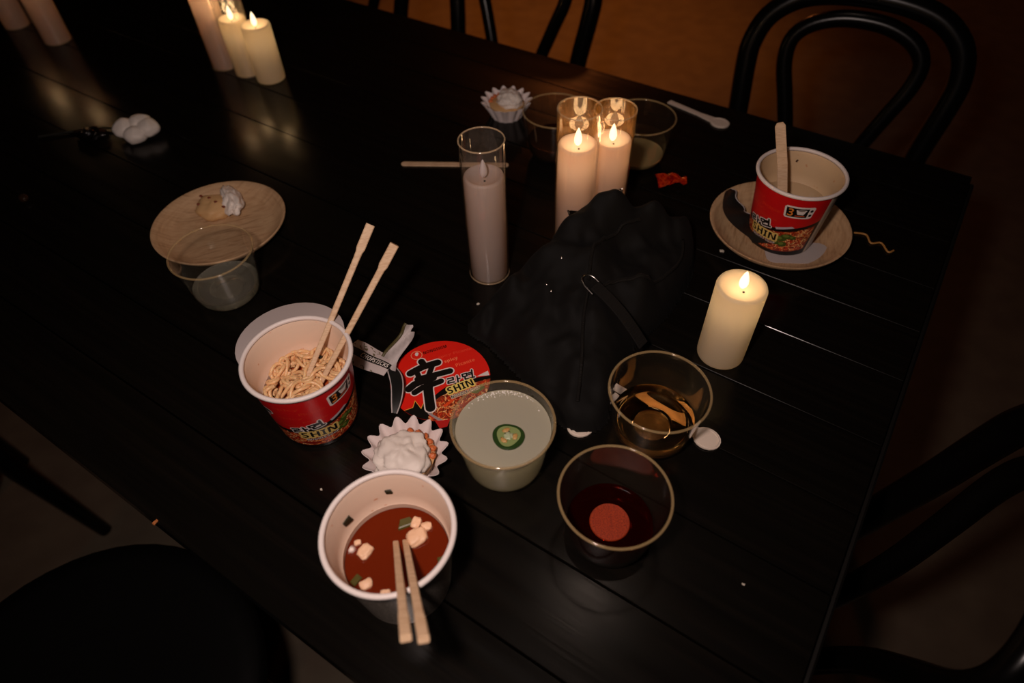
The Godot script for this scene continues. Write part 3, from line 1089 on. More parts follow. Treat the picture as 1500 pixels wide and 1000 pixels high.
func stained(top: Color, low: Color, level: float, seed_: int) -> StandardMaterial3D:
	# inner wall paper: soup dye up to a ragged line, plus painted-in bounce off noodles
	var no := FastNoiseLite.new()
	no.seed = seed_
	no.frequency = 0.02
	var img := Image.create(256, 128, false, Image.FORMAT_RGB8)
	for y in 128:
		for x in 256:
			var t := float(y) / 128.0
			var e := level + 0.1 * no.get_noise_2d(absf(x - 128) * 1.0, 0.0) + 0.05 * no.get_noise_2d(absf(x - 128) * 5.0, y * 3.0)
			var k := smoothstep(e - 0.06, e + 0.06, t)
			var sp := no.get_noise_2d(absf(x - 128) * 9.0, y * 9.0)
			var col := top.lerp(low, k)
			if sp > 0.62:
				col = col.lerp(Color(0.72, 0.34, 0.16), 0.6)
			img.set_pixel(x, y, col)
	var m := mat(Color.WHITE, 0.55)
	m.albedo_texture = tex(img)
	return m

func chopstick(a: Vector3, b: Vector3, label: String, group: String, up: Vector3, paddle := 0.0078):
	# a: thin end, b: broad end with a flat paddle
	var t := thing("chopstick", label, "chopstick", a, 0.0, group)
	var d := b - a
	var path := [Vector3.ZERO, d * 0.5, d * 0.80, d * 0.835, d * 0.86, d]
	part("stick", barred(path, [Vector2(0.0042, 0.0042), Vector2(0.0052, 0.005), Vector2(0.0056, 0.0052), Vector2(0.006, 0.0052), Vector2(paddle, 0.005), Vector2(paddle, 0.005)], up, 0.14), M.bamboo, t)

func build_noodle_cups():
	var wrap := mat(Color.WHITE, 0.32)
	wrap.albedo_texture = tex(shin_wrap())
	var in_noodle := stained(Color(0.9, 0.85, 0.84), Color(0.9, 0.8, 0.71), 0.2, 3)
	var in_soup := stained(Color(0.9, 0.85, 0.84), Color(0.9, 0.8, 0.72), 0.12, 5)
	var in_empty := stained(Color(0.86, 0.77, 0.66), Color(0.84, 0.72, 0.56), 0.3, 9)
	# 1: full of noodles, its lid peeled back
	var p1 := on_table(-0.1844, -0.3624)
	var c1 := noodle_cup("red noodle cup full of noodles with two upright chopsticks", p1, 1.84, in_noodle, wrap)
	var g := []
	# the peeled lid: a paper disc hinged on the rim, leaning back and outwards
	for v in 7:
		var row := []
		var s := v / 6.0
		for u in 25:
			var an := deg_to_rad(-112.0 + 224.0 * u / 24.0)
			var outer := Vector2(sin(an), cos(an)) * 0.0475 + Vector2(0.0, 0.0265)
			var inner := outer.normalized() * minf(0.0455, outer.length() - 0.0008)
			var q := inner.lerp(outer, s)
			var far := maxf(0.0, q.length() - 0.0455)
			row.append(Vector3(q.x, CUP_H - 0.003 - 0.22 * far, q.y))
		g.append(row)
	var lid := part("peeled_lid", sheeted(g, 0.0005), M.paper_lid, c1)
	lid.set_meta("label", "grey-white underside of the peeled lid")
	lid.rotation.y = -1.84 + deg_to_rad(204.0)
	# noodles: curly strands heaped in the cup
	var st := st_new()
	rng.seed = 11
	for i in 60:
		var r := 0.034 * sqrt(rng.randf())
		var a := rng.randf() * TAU
		var cx := r * cos(a)
		var cz := r * sin(a)
		var pts := []
		var dir := rng.randf() * TAU
		var bend := rng.randf_range(-1.0, 1.0)
		var q := Vector2(cx, cz)
		var lift := rng.randf_range(0.0, 0.012)
		for k in 20:
			bend = clampf(bend + rng.randf_range(-0.55, 0.55), -1.15, 1.15)
			dir += bend * 0.75
			q += Vector2.from_angle(dir) * 0.0042
			var lim := cup_r(0.046) - 0.005
			if q.length() > lim:
				q = q.normalized() * lim
				dir += 0.8
			var y := 0.0415 + lift + 0.0035 * sin(k * 0.8 + i) + 0.004 * (1.0 - q.length() / 0.04) + 0.07 * (q.x - q.y) * 0.25
			pts.append(Vector3(q.x, y, q.y))
		tube(st, smooth_path(pts, 2), 0.0017, 7)
	var nm := mat(Color(0.93, 0.73, 0.53), 0.35)
	nm.subsurf_scatter_enabled = true
	nm.subsurf_scatter_strength = 0.2
	var nd := single("instant_noodles", done(st), nm, "tangle of curly orange-yellow noodles in the red cup", "noodles", p1)
	nd.set_meta("kind", "stuff")
	single("broth", lathed([Vector2(0.0, 0.0062), Vector2(cup_r(0.006) - 0.0022, 0.0062), Vector2(cup_r(0.041) - 0.0018, 0.041), Vector2(0.0, 0.0416)], 40), mat(Color(0.72, 0.34, 0.17), 0.25), "orange broth under the curly noodles", "broth", p1)
	var kf := -1
	for q in [[-0.03, 0.05, 0.014], [0.008, 0.0555, -0.026], [0.02, 0.0555, -0.018]]:
		kf += 1
		single("dried_vegetable", blob(Vector3(0.003, 0.0014, 0.0022), 0.6, 2.0, int(q[0] * 9000), 12, 8), mat(Color(0.16, 0.15, 0.06), 0.5), ["dark vegetable flake at the near left of the noodles", "dark vegetable flake between the two chopsticks in the noodles", "dark vegetable flake right of both chopsticks in the noodles"][kf], "vegetable flake", p1 + Vector3(q[0], q[1], q[2]), Vector3(0.2, q[0] * 40, 0), "vegetable flakes among the noodles")
	chopstick(on_table(-0.1905, -0.3585, 0.044), on_table(-0.1222, -0.4640, 0.145), "left of two bamboo chopsticks standing in the noodles", "chopsticks in the noodles", Vector3(0.2, 0.55, 0.8))
	chopstick(on_table(-0.1765, -0.3587, 0.045), on_table(-0.0975, -0.4330, 0.148), "right of two bamboo chopsticks standing in the noodles", "chopsticks in the noodles", Vector3(0.2, 0.55, 0.8))
	# 2: the soup cup in front
	var p2 := on_table(-0.0905, -0.2027)
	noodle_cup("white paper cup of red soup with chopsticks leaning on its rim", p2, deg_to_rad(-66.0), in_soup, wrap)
	var lv := 0.043
	var so := mat(Color(0.4, 0.13, 0.045), 0.06)
	single("red_soup", lathed([Vector2(0.0, 0.0062), Vector2(cup_r(0.006) - 0.0022, 0.0062), Vector2(cup_r(lv) - 0.0016, lv), Vector2(cup_r(lv) - 0.0028, lv - 0.0005), Vector2(0.0, lv - 0.0006)], 56), so, "clear red-brown soup in the white cup", "soup", p2)
	var tofu := mat(Color(0.9, 0.74, 0.6), 0.5)
	var k0 := 0
	for q in [[0.0135, -0.0135, 0.0085, 0.5], [0.012, -0.0255, 0.005, 1.2], [0.02, -0.022, 0.0045, 0.2], [-0.0245, -0.0035, 0.0065, 0.9], [-0.021, 0.021, 0.005, 0.4], [-0.006, 0.028, 0.004, 0.1], [-0.031, -0.011, 0.003, 0.3]]:
		var label: String = ["largest pale tofu chunk beside the chopsticks in the soup", "small tofu chunk at the far edge of the soup", "tofu sliver right of the far tofu chunk in the soup", "tofu chunk at the left side of the soup", "tofu chunk at the near left edge of the soup", "tofu bit at the near edge of the soup by the chopsticks", "tiny tofu bit at the far left edge of the soup"][k0]
		var s: float = q[2]
		single("tofu_chunk", lump(Vector3(s, s * 0.55, s * 0.8), k0), tofu, label, "tofu", p2 + Vector3(q[0], lv + 0.0006, q[1]), Vector3(0.12, q[3], 0.08), "tofu chunks in the soup")
		k0 += 1
	k0 = 0
	for q in [[0.004, 0.0435, -0.027, 0.0048, 0.3], [-0.0285, 0.0437, 0.0175, 0.0036, 0.9], [0.0325, 0.0438, 0.004, 0.003, 0.2]]:
		single("scallion_piece", chunk(Vector3(q[3], 0.0011, q[3] * 0.7), 20 + k0), mat(Color(0.3, 0.28, 0.1), 0.4), ["olive scallion piece at the far side of the soup", "olive scallion piece at the near left of the soup", "olive scallion piece at the right edge of the soup"][k0], "scallion", p2 + Vector3(q[0], q[1] - 0.0003, q[2]), Vector3(0, q[4], 0), "scallion pieces in the soup")
		k0 += 1
	# two flakes stuck to the inner wall above the soup
	for q in [[-152.0, 0.062, 0.0036, "dark green flake stuck high on the left inner wall of the soup cup"], [-100.0, 0.066, 0.0022, "tiny dark flake stuck on the far inner wall of the soup cup"]]:
		var a := deg_to_rad(q[0])
		var y: float = q[1]
		var rr := cup_r(y) - 0.002
		single("stuck_flake", chunk(Vector3(q[2], q[2] * 0.9, 0.0006), 31), mat(Color(0.13, 0.13, 0.05), 0.5), q[3], "vegetable flake", p2 + Vector3(rr * cos(a), y, rr * sin(a)), Vector3(0.1, PI / 2 - a, 0.0), "flakes on the soup cup wall")
	chopstick(on_table(-0.0955, -0.2215, 0.033), on_table(-0.0645, -0.1165, 0.1335), "left of two bamboo chopsticks resting in the red soup", "chopsticks in the soup", Vector3(0, 0.8, -0.6), 0.0066)
	chopstick(on_table(-0.0885, -0.2225, 0.033), on_table(-0.0545, -0.1155, 0.1335), "right of two bamboo chopsticks resting in the red soup", "chopsticks in the soup", Vector3(0, 0.8, -0.6), 0.0066)
	# 3: the empty cup on the plate
	var p3 := on_table(0.318, -0.5935, 0.0056)
	var c3 := noodle_cup("empty red noodle cup with a wooden stick standing on the right plate", p3, 0.57, in_empty, wrap)
	# its lid, peeled down behind and tucked under the cup
	var fl := part("peeled_lid", prismed(round_outline(0.036, 0.018, 0.009), -0.0016, -0.0010), M.paper_lid, c3)
	fl.rotation.y = -0.57 - 0.1
	fl.position = Vector3(0.012, 0, 0.03).rotated(Vector3.UP, -0.57)
	single("wooden_stick", barred([Vector3(-0.006, 0.012, 0.020), Vector3(-0.019, 0.09, -0.011), Vector3(-0.027, 0.127, -0.028), Vector3(-0.0276, 0.130, -0.0293)], [Vector2(0.0105, 0.0015), Vector2(0.0105, 0.0015), Vector2(0.0105, 0.0015), Vector2(0.006, 0.0014)], Vector3(-0.2, 0.4, 0.9)), M.bamboo, "flat wooden stick standing in the empty noodle cup", "stick", p3, Vector3.ZERO, "flat wooden sticks")
	var ks := -1
	for q in [[18.0, 0.062, 0.0034], [25.0, 0.05, 0.0022], [-75.0, 0.074, 0.0014]]:
		var a := deg_to_rad(q[0])
		ks += 1
		var rr := cup_r(q[1]) - 0.0018
		single("soup_scrap", chunk(Vector3(q[2] * 0.6, q[2], 0.0005), 44), mat(Color(0.22, 0.08, 0.04), 0.5), ["darkest scrap dried on the right inner wall of the empty noodle cup", "brown scrap lower on the right wall of the empty noodle cup", "tiny dark dot high on the far wall of the empty noodle cup"][ks], "food scrap", p3 + Vector3(rr * cos(a), q[1], rr * sin(a)), Vector3(0, PI / 2 - a, 0.3), "scraps in the empty noodle cup")

func lump(h: Vector3, seed_: int) -> ArrayMesh:
	# a soft broken block: a rounded box pushed about by noise
	var m := blob(Vector3.ONE, 0.45, 1.1, seed_ + 70, 22, 14)
	var arr := m.surface_get_arrays(0)
	var st := st_new()
	st.set_smooth_group(0)
	for v in arr[Mesh.ARRAY_VERTEX]:
		var q := Vector3(signf(v.x) * pow(absf(v.x), 0.6), signf(v.y) * pow(absf(v.y), 0.6), signf(v.z) * pow(absf(v.z), 0.6))
		st.add_vertex(q * h * 0.92)
	return done(st)

func round_outline(hx: float, hz: float, r: float) -> Array:
	var out := []
	for c in [[1, 1, 0.0], [-1, 1, PI / 2], [-1, -1, PI], [1, -1, PI * 1.5]]:
		for k in 7:
			var a: float = c[2] + PI / 2 * k / 6.0
			out.append(Vector2(c[0] * (hx - r) + r * cos(a), c[1] * (hz - r) + r * sin(a)))
	return out

func chunk(h: Vector3, seed_: int) -> ArrayMesh:
	# an irregular torn block
	var s := st_new()
	box_between(s, -h, h, minf(h.x, minf(h.y, h.z)) * 0.45)
	var arr := s.commit_to_arrays()
	var no := FastNoiseLite.new()
	no.seed = seed_
	no.frequency = 0.9
	var st := st_new()
	st.set_smooth_group(-1)
	for v in arr[Mesh.ARRAY_VERTEX]:
		var d: Vector3 = v / h.length()
		st.add_vertex(v * (1.0 + 0.9 * no.get_noise_3dv(d * 1.3)))
	return done(st)

# ------------------------------------------------------------------ clear plastic cups with drinks
const GL_H := 0.0656
const GL_RB := 0.0321
const GL_RT := 0.0425

func gl_r(y: float) -> float:
	# steep side that rounds in near the base
	var t := clampf(y / GL_H, 0.0, 1.0)
	var rr := lerpf(GL_RB + 0.0015, GL_RT, t)
	if y < 0.012:
		rr -= 0.009 * pow(1.0 - y / 0.012, 2.0)
	return rr

func clear_cup(at: Vector3, label: String, turn := 0.0) -> Node3D:
	var c := thing("clear_cup", label, "cup", at, turn, "clear plastic cups")
	var outer := [Vector2(0.0, 0.0022), Vector2(0.0165, 0.0022), Vector2(0.0185, 0.0004)]
	for y in [0.0003, 0.002, 0.005, 0.009, 0.014, 0.022, 0.032, 0.042, 0.052, 0.06, 0.0640]:
		outer.append(Vector2(gl_r(y), y))
	outer[3].x = gl_r(0.0) - 0.001
	part("cup_wall", lathed(outer, 72, -2.0), M.plastic, c)
	var inner := []
	for y in [0.0640, 0.06, 0.052, 0.042, 0.032, 0.022, 0.014, 0.009, 0.005, 0.003]:
		inner.append(Vector2(gl_r(y) - 0.0008, y))
	part("inner_wall", lathed(inner, 72, -2.0), M.plastic, c)
	part("rolled_rim", lathed(torus_profile(GL_RT + 0.0003, GL_H - 0.0012, 0.0012, 12), 72, -2.0), M.plastic_lip, c)
	part("base_disc", lathed([Vector2(0.0168, 0.0024), Vector2(0.0165, 0.0062), Vector2(0.0155, 0.0068), Vector2(0.0, 0.0068)], 48), M.plastic_base, c)
	return c

func drink(at: Vector3, level: float, m: Material, called: String, label: String, category := "drink", step := true):
	var prof := []
	if step:
		prof = [Vector2(0.0, 0.0071), Vector2(0.0160, 0.0071), Vector2(0.0173, 0.0062), Vector2(0.0176, 0.0030)]
	else:
		prof = [Vector2(0.0, 0.003)]
	for y in [0.0032, 0.005, 0.009, 0.014, 0.022, 0.032, 0.042, 0.052, 0.06]:
		if y < level - 0.001:
			prof.append(Vector2(gl_r(y) - 0.0011, y))
	prof.append(Vector2(gl_r(level) - 0.0011, level))
	prof.append(Vector2(gl_r(level) - 0.0021, level - 0.0004))
	prof.append(Vector2(gl_r(level) - 0.0040, level - 0.0006))
	prof.append(Vector2(0.0, level - 0.0006))
	return single(called, lathed(prof, 64, -0.3), m, label, category, at)

func build_clear_cups():
	# cloudy green drink with a pepper slice
	var p := on_table(-0.0097, -0.3038)
	clear_cup(p, "clear plastic cup of cloudy green drink with a pepper slice")
	var gm := mat(Color(0.8, 0.785, 0.71), 0.08)
	gm.backlight_enabled = true
	gm.backlight = Color(1.0, 0.98, 0.86)
	var cd: MeshInstance3D = drink(p, 0.0555, gm, "cloudy_drink", "cloudy pale green drink filling a clear cup")
	var sl := thing("pepper_slice", "round green pepper slice floating on the cloudy drink", "pepper slice", on_table(-0.0055, -0.2956, 0.0553), 0.3)
	var ring := []
	for k in 40:
		var a := TAU * k / 40
		var rr := 0.0128 * (1.0 + 0.05 * sin(2 * a + 0.4) + 0.03 * cos(3 * a))
		ring.append(Vector2(rr * cos(a), rr * sin(a)))
	part("skin", prismed(ring, -0.0008, 0.0018, 0.0006), mat(Color(0.14, 0.24, 0.08), 0.35), sl)
	var pith := []
	for k in 60:
		var a := TAU * k / 60
		var rr := 0.0097 * (1.0 + 0.07 * cos(3 * a))
		pith.append(Vector2(rr * cos(a), rr * sin(a)))
	var ph := part("flesh", prismed(pith, 0.0016, 0.0021), mat(Color(0.5, 0.56, 0.34), 0.4), sl)
	for k in 3:
		var a := TAU * k / 3 + 0.5
		part("seed_pocket", blob(Vector3(0.0031, 0.0008, 0.0021), 0.5, 2.0, k + 3, 16, 8), mat(Color(0.72, 0.56, 0.32), 0.5), sl, Vector3(cos(a) * 0.0056, 0.0022, sin(a) * 0.0056), Vector3(0, -a + PI / 2, 0))
	part("core", blob(Vector3(0.0037, 0.0008, 0.0037), 0.8, 1.8, 14, 20, 8), mat(Color(0.66, 0.7, 0.56), 0.4), sl, Vector3(0, 0.0022, 0))
	# foam and bubbles along the far edge of the green drink
	rng.seed = 23
	var fst := st_new()
	for i in 90:
		var a := deg_to_rad(-90.0 + rng.randfn(0.0, 24.0))
		var rr := gl_r(0.055) - 0.0016 - absf(rng.randfn(0.0, 0.0024))
		var bs := rng.randf_range(0.0003, 0.0009)
		lathe(fst, [Vector2(bs, 0.0), Vector2(bs * 0.87, bs * 0.4), Vector2(bs * 0.5, bs * 0.75), Vector2(0.0, bs * 0.9)], 8, -2.0, Vector3(rr * cos(a), 0.0549, rr * sin(a)))
	part("foam", done(fst), mat(Color(0.88, 0.86, 0.82), 0.2), cd).set_meta("kind", "stuff")
	# dark red drink
	p = on_table(0.074, -0.2357)
	clear_cup(p, "clear plastic cup with a little dark red drink, nearest the right front")
	drink(p, 0.018, liquid(Color(0.4, 0.05, 0.02), 0.06), "red_drink", "dark red drink at the bottom of the front right cup")
	single("tinted_cup_base", lathed([Vector2(0.0, 0.0), Vector2(0.0158, 0.0), Vector2(0.0163, 0.0008), Vector2(0.0158, 0.0016), Vector2(0.0, 0.0019)], 40), red_disc(), "added orange-red disc standing for the cup base seen through the dark red drink", "cup base", p + Vector3(0, 0.0174, 0))  # added disc for the raised base, with the drink's red put into its colour
	# amber drink
	p = on_table(0.1242, -0.3314)
	clear_cup(p, "clear plastic cup of amber drink in front of the cream pillar candle")
	drink(p, 0.026, liquid(Color(1.0, 0.84, 0.61), 0.0), "amber_drink", "clear amber drink in the cup by the pillar candle")
	# almost clear drink on the left
	p = on_table(-0.312, -0.5295)
	clear_cup(p, "clear plastic cup with a little colourless drink beside the left plate")
	drink(p, 0.019, liquid(Color(0.86, 0.85, 0.78), 0.12), "colourless_drink", "shallow colourless drink in the cup beside the left plate")
	# two cups behind the lit pair of candles
	p = on_table(0.0667, -0.7846)
	clear_cup(p, "empty-looking dark clear cup behind the lit candles, by the far pastry case")
	drink(p, 0.024, liquid(Color(0.2, 0.08, 0.04), 0.4), "dark_drink", "dark drink in the cup behind the left lit candle")
	p = on_table(0.1753, -0.7626)
	clear_cup(p, "clear cup with milky leftovers right of the lit candles")
	drink(p, 0.0125, mat(Color(0.62, 0.54, 0.36), 0.12), "milky_drink", "milky yellow leftovers in the cup right of the lit candles")

func red_disc() -> StandardMaterial3D:
	var m := mat(Color.WHITE, 0.5)
	m.albedo_texture = tex(noise_image(128, 128, 3.0, 12.0, 51, ramp([Color(0.36, 0.09, 0.01), Color(0.58, 0.17, 0.03), Color(0.68, 0.25, 0.05)])))
	m.uv1_triplanar = true
	m.uv1_scale = Vector3(40, 40, 40)
	return m

# ------------------------------------------------------------------ small things
func liner(st: SurfaceTool, n: int, rb: float, rt: float, h: float, amp: float):
	# fluted paper case: flutes deepen towards the flared lip
	var g := []
	for v in 9:
		var t := v / 8.0
		var row := []
		for u in n * 8:
			var a := TAU * u / (n * 8)
			var r := lerpf(rb, rt, pow(t, 1.15))
			var c := cos(a * n)
			r *= 1.0 + amp * (0.25 + 0.75 * t) * c
			row.append(Vector3(r * cos(a), h * t + 0.0016 * t * t * c, r * sin(a)))
		g.append(row)
	sheet(st, g, 0.0004, true)

func pastry_case(at: Vector3, label: String, turn: float, seed_: int, cream_r: float):
	var t := thing("pastry_in_paper_case", label, "pastry", at, turn, "pastries in paper cases")
	var st := st_new()
	liner(st, 15, 0.022, 0.0345, 0.024, 0.1)
	lathe(st, [Vector2(0.0, 0.0004), Vector2(0.0215, 0.0004), Vector2(0.0215, 0.0009), Vector2(0.0, 0.0009)], 48)
	part("paper_case", done(st), M.paper_white, t)
	part("crust", lathed([Vector2(0.0, 0.0012), Vector2(0.0195, 0.0012), Vector2(0.0235, 0.012), Vector2(0.0255, 0.019), Vector2(0.0235, 0.0205), Vector2(0.0, 0.018)], 40), M.pastry, t)
	for k in 6:
		var a := -0.9 + k * 0.32
		part("fruit_bit", blob(Vector3(0.0032, 0.003, 0.0032), 0.5, 2.0, seed_ + k, 12, 8), M.fruit, t, Vector3(cos(a) * 0.0235, 0.0205, sin(a) * 0.0235))
	var lob := []
	var r := RandomNumberGenerator.new()
	r.seed = seed_
	for k in 12:
		lob.append([Vector3(r.randf_range(-1, 1), r.randf_range(0.1, 1.0), r.randf_range(-1, 1)), r.randf_range(0.06, 0.16), 10.0])
	part("cream", blob(Vector3(cream_r, 0.0115, cream_r * 0.92), 0.3, 1.5, seed_, 56, 32, -0.45, lob), M.cream, t, Vector3(-0.004, 0.0235, 0.002))

func lid_print() -> Image:
	var S := 768
	var img := Image.create(S, S, false, Image.FORMAT_RGB8)
	var red := Color(0.9, 0.13, 0.08)
	img.fill(red)
	var P := func(x: float, y: float) -> Vector2: return Vector2((x * 0.5 + 0.5) * S, (y * 0.5 + 0.5) * S)
	var V := func(a: Array) -> Array:
		var o := []
		for q in a:
			o.append(P.call(q.x, q.y))
		return o
	var black := Color(0.05, 0.04, 0.035)
	var pale := Color(0.9, 0.84, 0.82)
	# lower right: printed picture with a black upper border; lower left black with a jagged edge
	var top := [Vector2(-0.13, 0.45), Vector2(0.01, 0.3), Vector2(0.13, 0.2), Vector2(0.45, 0.05), Vector2(1.0, -0.05)]
	fill_poly(img, V.call(top + [Vector2(1, 1), Vector2(-0.3, 1), Vector2(-0.2, 0.6)]), black)
	var pic := [Vector2(-0.12, 0.56), Vector2(0.04, 0.42), Vector2(0.17, 0.36), Vector2(0.46, 0.18), Vector2(1.0, 0.03), Vector2(1.0, 1.0), Vector2(-0.2, 1.0)]
	fill_poly(img, V.call(pic), Color(0.55, 0.2, 0.09))
	var pp := PackedVector2Array(V.call(pic))
	noodle_photo(img, Rect2(P.call(-0.2, 0.0), Vector2(S * 0.6, S * 0.5)), func(q): return Geometry2D.is_point_in_polygon(q, pp), 900, 6, 9.0)
	stroke(img, V.call([Vector2(0.12, 0.66), Vector2(0.26, 0.53)]), 24, Color(0.9, 0.3, 0.12))
	fill_poly(img, V.call([Vector2(0.39, 0.69), Vector2(0.69, 0.48), Vector2(0.66, 0.62), Vector2(0.5, 0.72)]), Color(0.62, 0.2, 0.13))
	fill_poly(img, V.call([Vector2(0.6, 0.36), Vector2(0.82, 0.16), Vector2(0.9, 0.26), Vector2(0.72, 0.4)]), Color(0.4, 0.42, 0.2))
	fill_poly(img, V.call([Vector2(0.72, -0.03), Vector2(0.95, -0.17), Vector2(0.98, -0.05)]), pale)
	var jag := [Vector2(-1.0, 0.88), Vector2(-0.5, 0.68), Vector2(-0.47, 0.52), Vector2(-0.34, 0.71), Vector2(-0.31, 0.6), Vector2(-0.2, 0.59)]
	fill_poly(img, V.call(jag + [Vector2(-0.2, 1.0), Vector2(-1.0, 1.0)]), black)
	stroke(img, V.call(jag), 5, Color(0.92, 0.66, 0.25))
	fill_poly(img, V.call([Vector2(-0.24, 0.66), Vector2(-0.1, 0.86), Vector2(0.1, 1.0), Vector2(0.0, 1.0), Vector2(-0.2, 0.84)]), Color(0.6, 0.56, 0.56))
	for pass_ in [[20.0, pale], [0.0, black]]:
		for s in glyph_xin():
			stroke(img, V.call(s[1]), s[0] * S * 0.47 + pass_[0], pass_[1])
	for pass_ in [[15.0, pale], [0.0, black]]:
		for s in glyph_ramyeon():
			stroke(img, V.call(s), 13.0 + pass_[0], pass_[1])
	var up := 0.27
	letters(img, "SHIN", P.call(0.19, 0.39), P.call(0.68, 0.18) - P.call(0.19, 0.39), 62, black, true, 12, Color(0.93, 0.83, 0.45))
	letters(img, "NOODLE SOUP", P.call(0.25, 0.5), P.call(0.8, 0.27) - P.call(0.25, 0.5), 27, black, true, 4, Color(0.9, 0.84, 0.75))
	letters(img, "NONGSHIM", P.call(-0.37, -0.645), P.call(0.1, -0.82) - P.call(-0.37, -0.645), 30, Color(0.16, 0.02, 0.02), true)
	letters(img, "spicy", P.call(0.08, -0.38), P.call(0.35, -0.48) - P.call(0.08, -0.38), 40, Color(1.0, 0.52, 0.36), true)
	letters(img, "Picante", P.call(0.31, -0.29), P.call(0.69, -0.43) - P.call(0.31, -0.29), 34, Color(1.0, 0.42, 0.28), true)
	letters(img, "spicy", P.call(-0.05, -0.5), P.call(0.2, -0.59) - P.call(-0.05, -0.5), 34, Color(0.96, 0.3, 0.2), false)
	letters(img, "Picante", P.call(0.25, -0.62), P.call(0.62, -0.74) - P.call(0.25, -0.62), 28, Color(0.96, 0.3, 0.2), false)
	# the maker's round mark
	fill_disc(img, P.call(-0.52, -0.63), 46, 44, Color(0.96, 0.6, 0.45))
	fill_disc(img, P.call(-0.52, -0.63), 40, 38, red)
	fill_disc(img, P.call(-0.52, -0.66), 14, 19, pale)
	return img

func build_small_things():
	pastry_case(on_table(-0.0957, -0.3035), "cream-topped pastry in a white fluted paper case behind the soup cup", 0.6, 5, 0.0235)
	pastry_case(on_table(0.0034, -0.888), "cream-topped pastry in a paper case behind the unlit glass candle", 2.1, 19, 0.0185)
	# printed lid on the table
	var lid := thing("printed_lid", "round red printed noodle-cup lid lying on the table", "lid", on_table(-0.072, -0.4003), 0.0)
	var o := []
	for k in 64:
		var a := TAU * k / 64
		o.append(Vector2(cos(a), sin(a)) * 0.0495)
	var lm := mat(Color.WHITE, 0.4)
	lm.albedo_texture = tex(lid_print())
	part("disc", prismed(o, 0.0006, 0.0012, 0.0, Vector2.ZERO, 0.0495), lm, lid)
	part("pull_tab", prismed([Vector2(-0.004, 0.0475), Vector2(0.012, 0.0465), Vector2(0.009, 0.056), Vector2(0.002, 0.058)], 0.0004, 0.0009), mat(Color(0.7, 0.1, 0.08), 0.5), lid)
	build_sleeve()
	# white flower with rounded petals and a dark stem
	var f: Node3D = thing("white_flower", "white flower head with rounded petals on a dark stem, far left", "flower", on_table(-0.5275, -0.8595), 0.2)
	f.scale = Vector3.ONE * 0.78
	for q in [[-0.001, 0.0135, 0.013, 0.0], [-0.021, 0.019, -0.006, 0.6], [0.021, 0.018, 0.001, -0.5], [0.007, 0.022, -0.011, 0.2]]:
		part("petal", blob(Vector3(0.0205, 0.0145, 0.019), 0.14, 1.0, int(q[0] * 5000), 24, 14), M.cream, f, Vector3(q[0], q[1], q[2]), Vector3(0.2, q[3], q[3] * 0.5))
	part("stem", tubed(smooth_path([Vector3(-0.02, 0.006, -0.012), Vector3(-0.07, 0.004, -0.045), Vector3(-0.13, 0.003, -0.048), Vector3(-0.185, 0.003, -0.045)], 6), 0.0022, 8), mat(Color(0.08, 0.08, 0.05), 0.5), f)
	# small dark glossy things at far left
	single("dark_wrapper", blob(Vector3(0.02, 0.007, 0.012), 1.0, 1.8, 8, 24, 12, -0.8), mat(Color(0.05, 0.035, 0.03), 0.12), "small crumpled dark glossy scrap left of the white flower", "wrapper", on_table(-0.598, -0.862, 0.0066))
	single("brown_berry", blob(Vector3(0.006, 0.0055, 0.006), 0.12, 1.2, 2, 20, 14), mat(Color(0.16, 0.1, 0.06), 0.15), "small round brown berry lying alone at the far left", "berry", on_table(-0.6266, -0.7146, 0.0053))
	# flat wooden stick behind the unlit candle
	single("wooden_stick", stick_outline(0.146, 0.0088, 0.0014), M.bamboo, "flat wooden stick lying behind the unlit glass candle", "stick", on_table(-0.0695, -0.7645, 0.0006), Vector3(0, -0.077, 0), "flat wooden sticks")
	# spoons
	spoon(on_table(0.2459, -0.9078, 0.0005), on_table(0.307, -0.8455, 0.0005), "pale wooden spoon lying near the far edge of the table", 0.0085, 0.0125, M.spoon_white)
	spoon(on_table(0.098, -0.384, 0.0005), on_table(0.1745, -0.3215, 0.0005), "white spoon half under the cup of amber drink", 0.008, 0.0115, M.spoon_white)
	spoon(on_table(0.1, -0.374, 0.0005), on_table(0.0615, -0.3405, 0.0005), "white spoon tip peeping out under the front of the bag", 0.006, 0.0125, M.spoon_white)
	# torn red snack wrapper
	var w := thing("red_snack_wrapper", "small torn red and orange wrapper right of the lit candles", "wrapper", on_table(0.213, -0.709))
	var g := []
	for v in 6:
		var row := []
		for u in 8:
			var s := u / 7.0
			var k := v / 5.0
			row.append(Vector3(-0.019 + 0.038 * s, 0.002 + 0.005 * absf(sin(s * 7.0 + k * 3.0)), (-0.017 + 0.03 * k) * (1.0 - 0.55 * s) + 0.003 * sin(s * 9.0)))
		g.append(row)
	var rm := mat(Color.WHITE, 0.25)
	rm.albedo_texture = tex(noise_image(64, 64, 1.2, 4.0, 61, ramp([Color(0.25, 0.02, 0.02), Color(0.62, 0.06, 0.04), Color(0.82, 0.28, 0.08), Color(0.6, 0.05, 0.04)])))
	part("film", sheeted(g, 0.0004), rm, w)
	# a stray noodle and crumbs
	single("stray_noodle", tubed(smooth_path([Vector3(0.4092, 0.0013, -0.5985), Vector3(0.4221, 0.0013, -0.5942), Vector3(0.4222, 0.0013, -0.5795), Vector3(0.434, 0.0013, -0.5789), Vector3(0.4358, 0.0013, -0.5633), Vector3(0.4429, 0.0013, -0.5653)], 6), 0.0011, 8), mat(Color(0.72, 0.52, 0.28), 0.4), "single wavy noodle lying on the table right of the plate", "noodle", on_table(0, 0))
	var k := 0
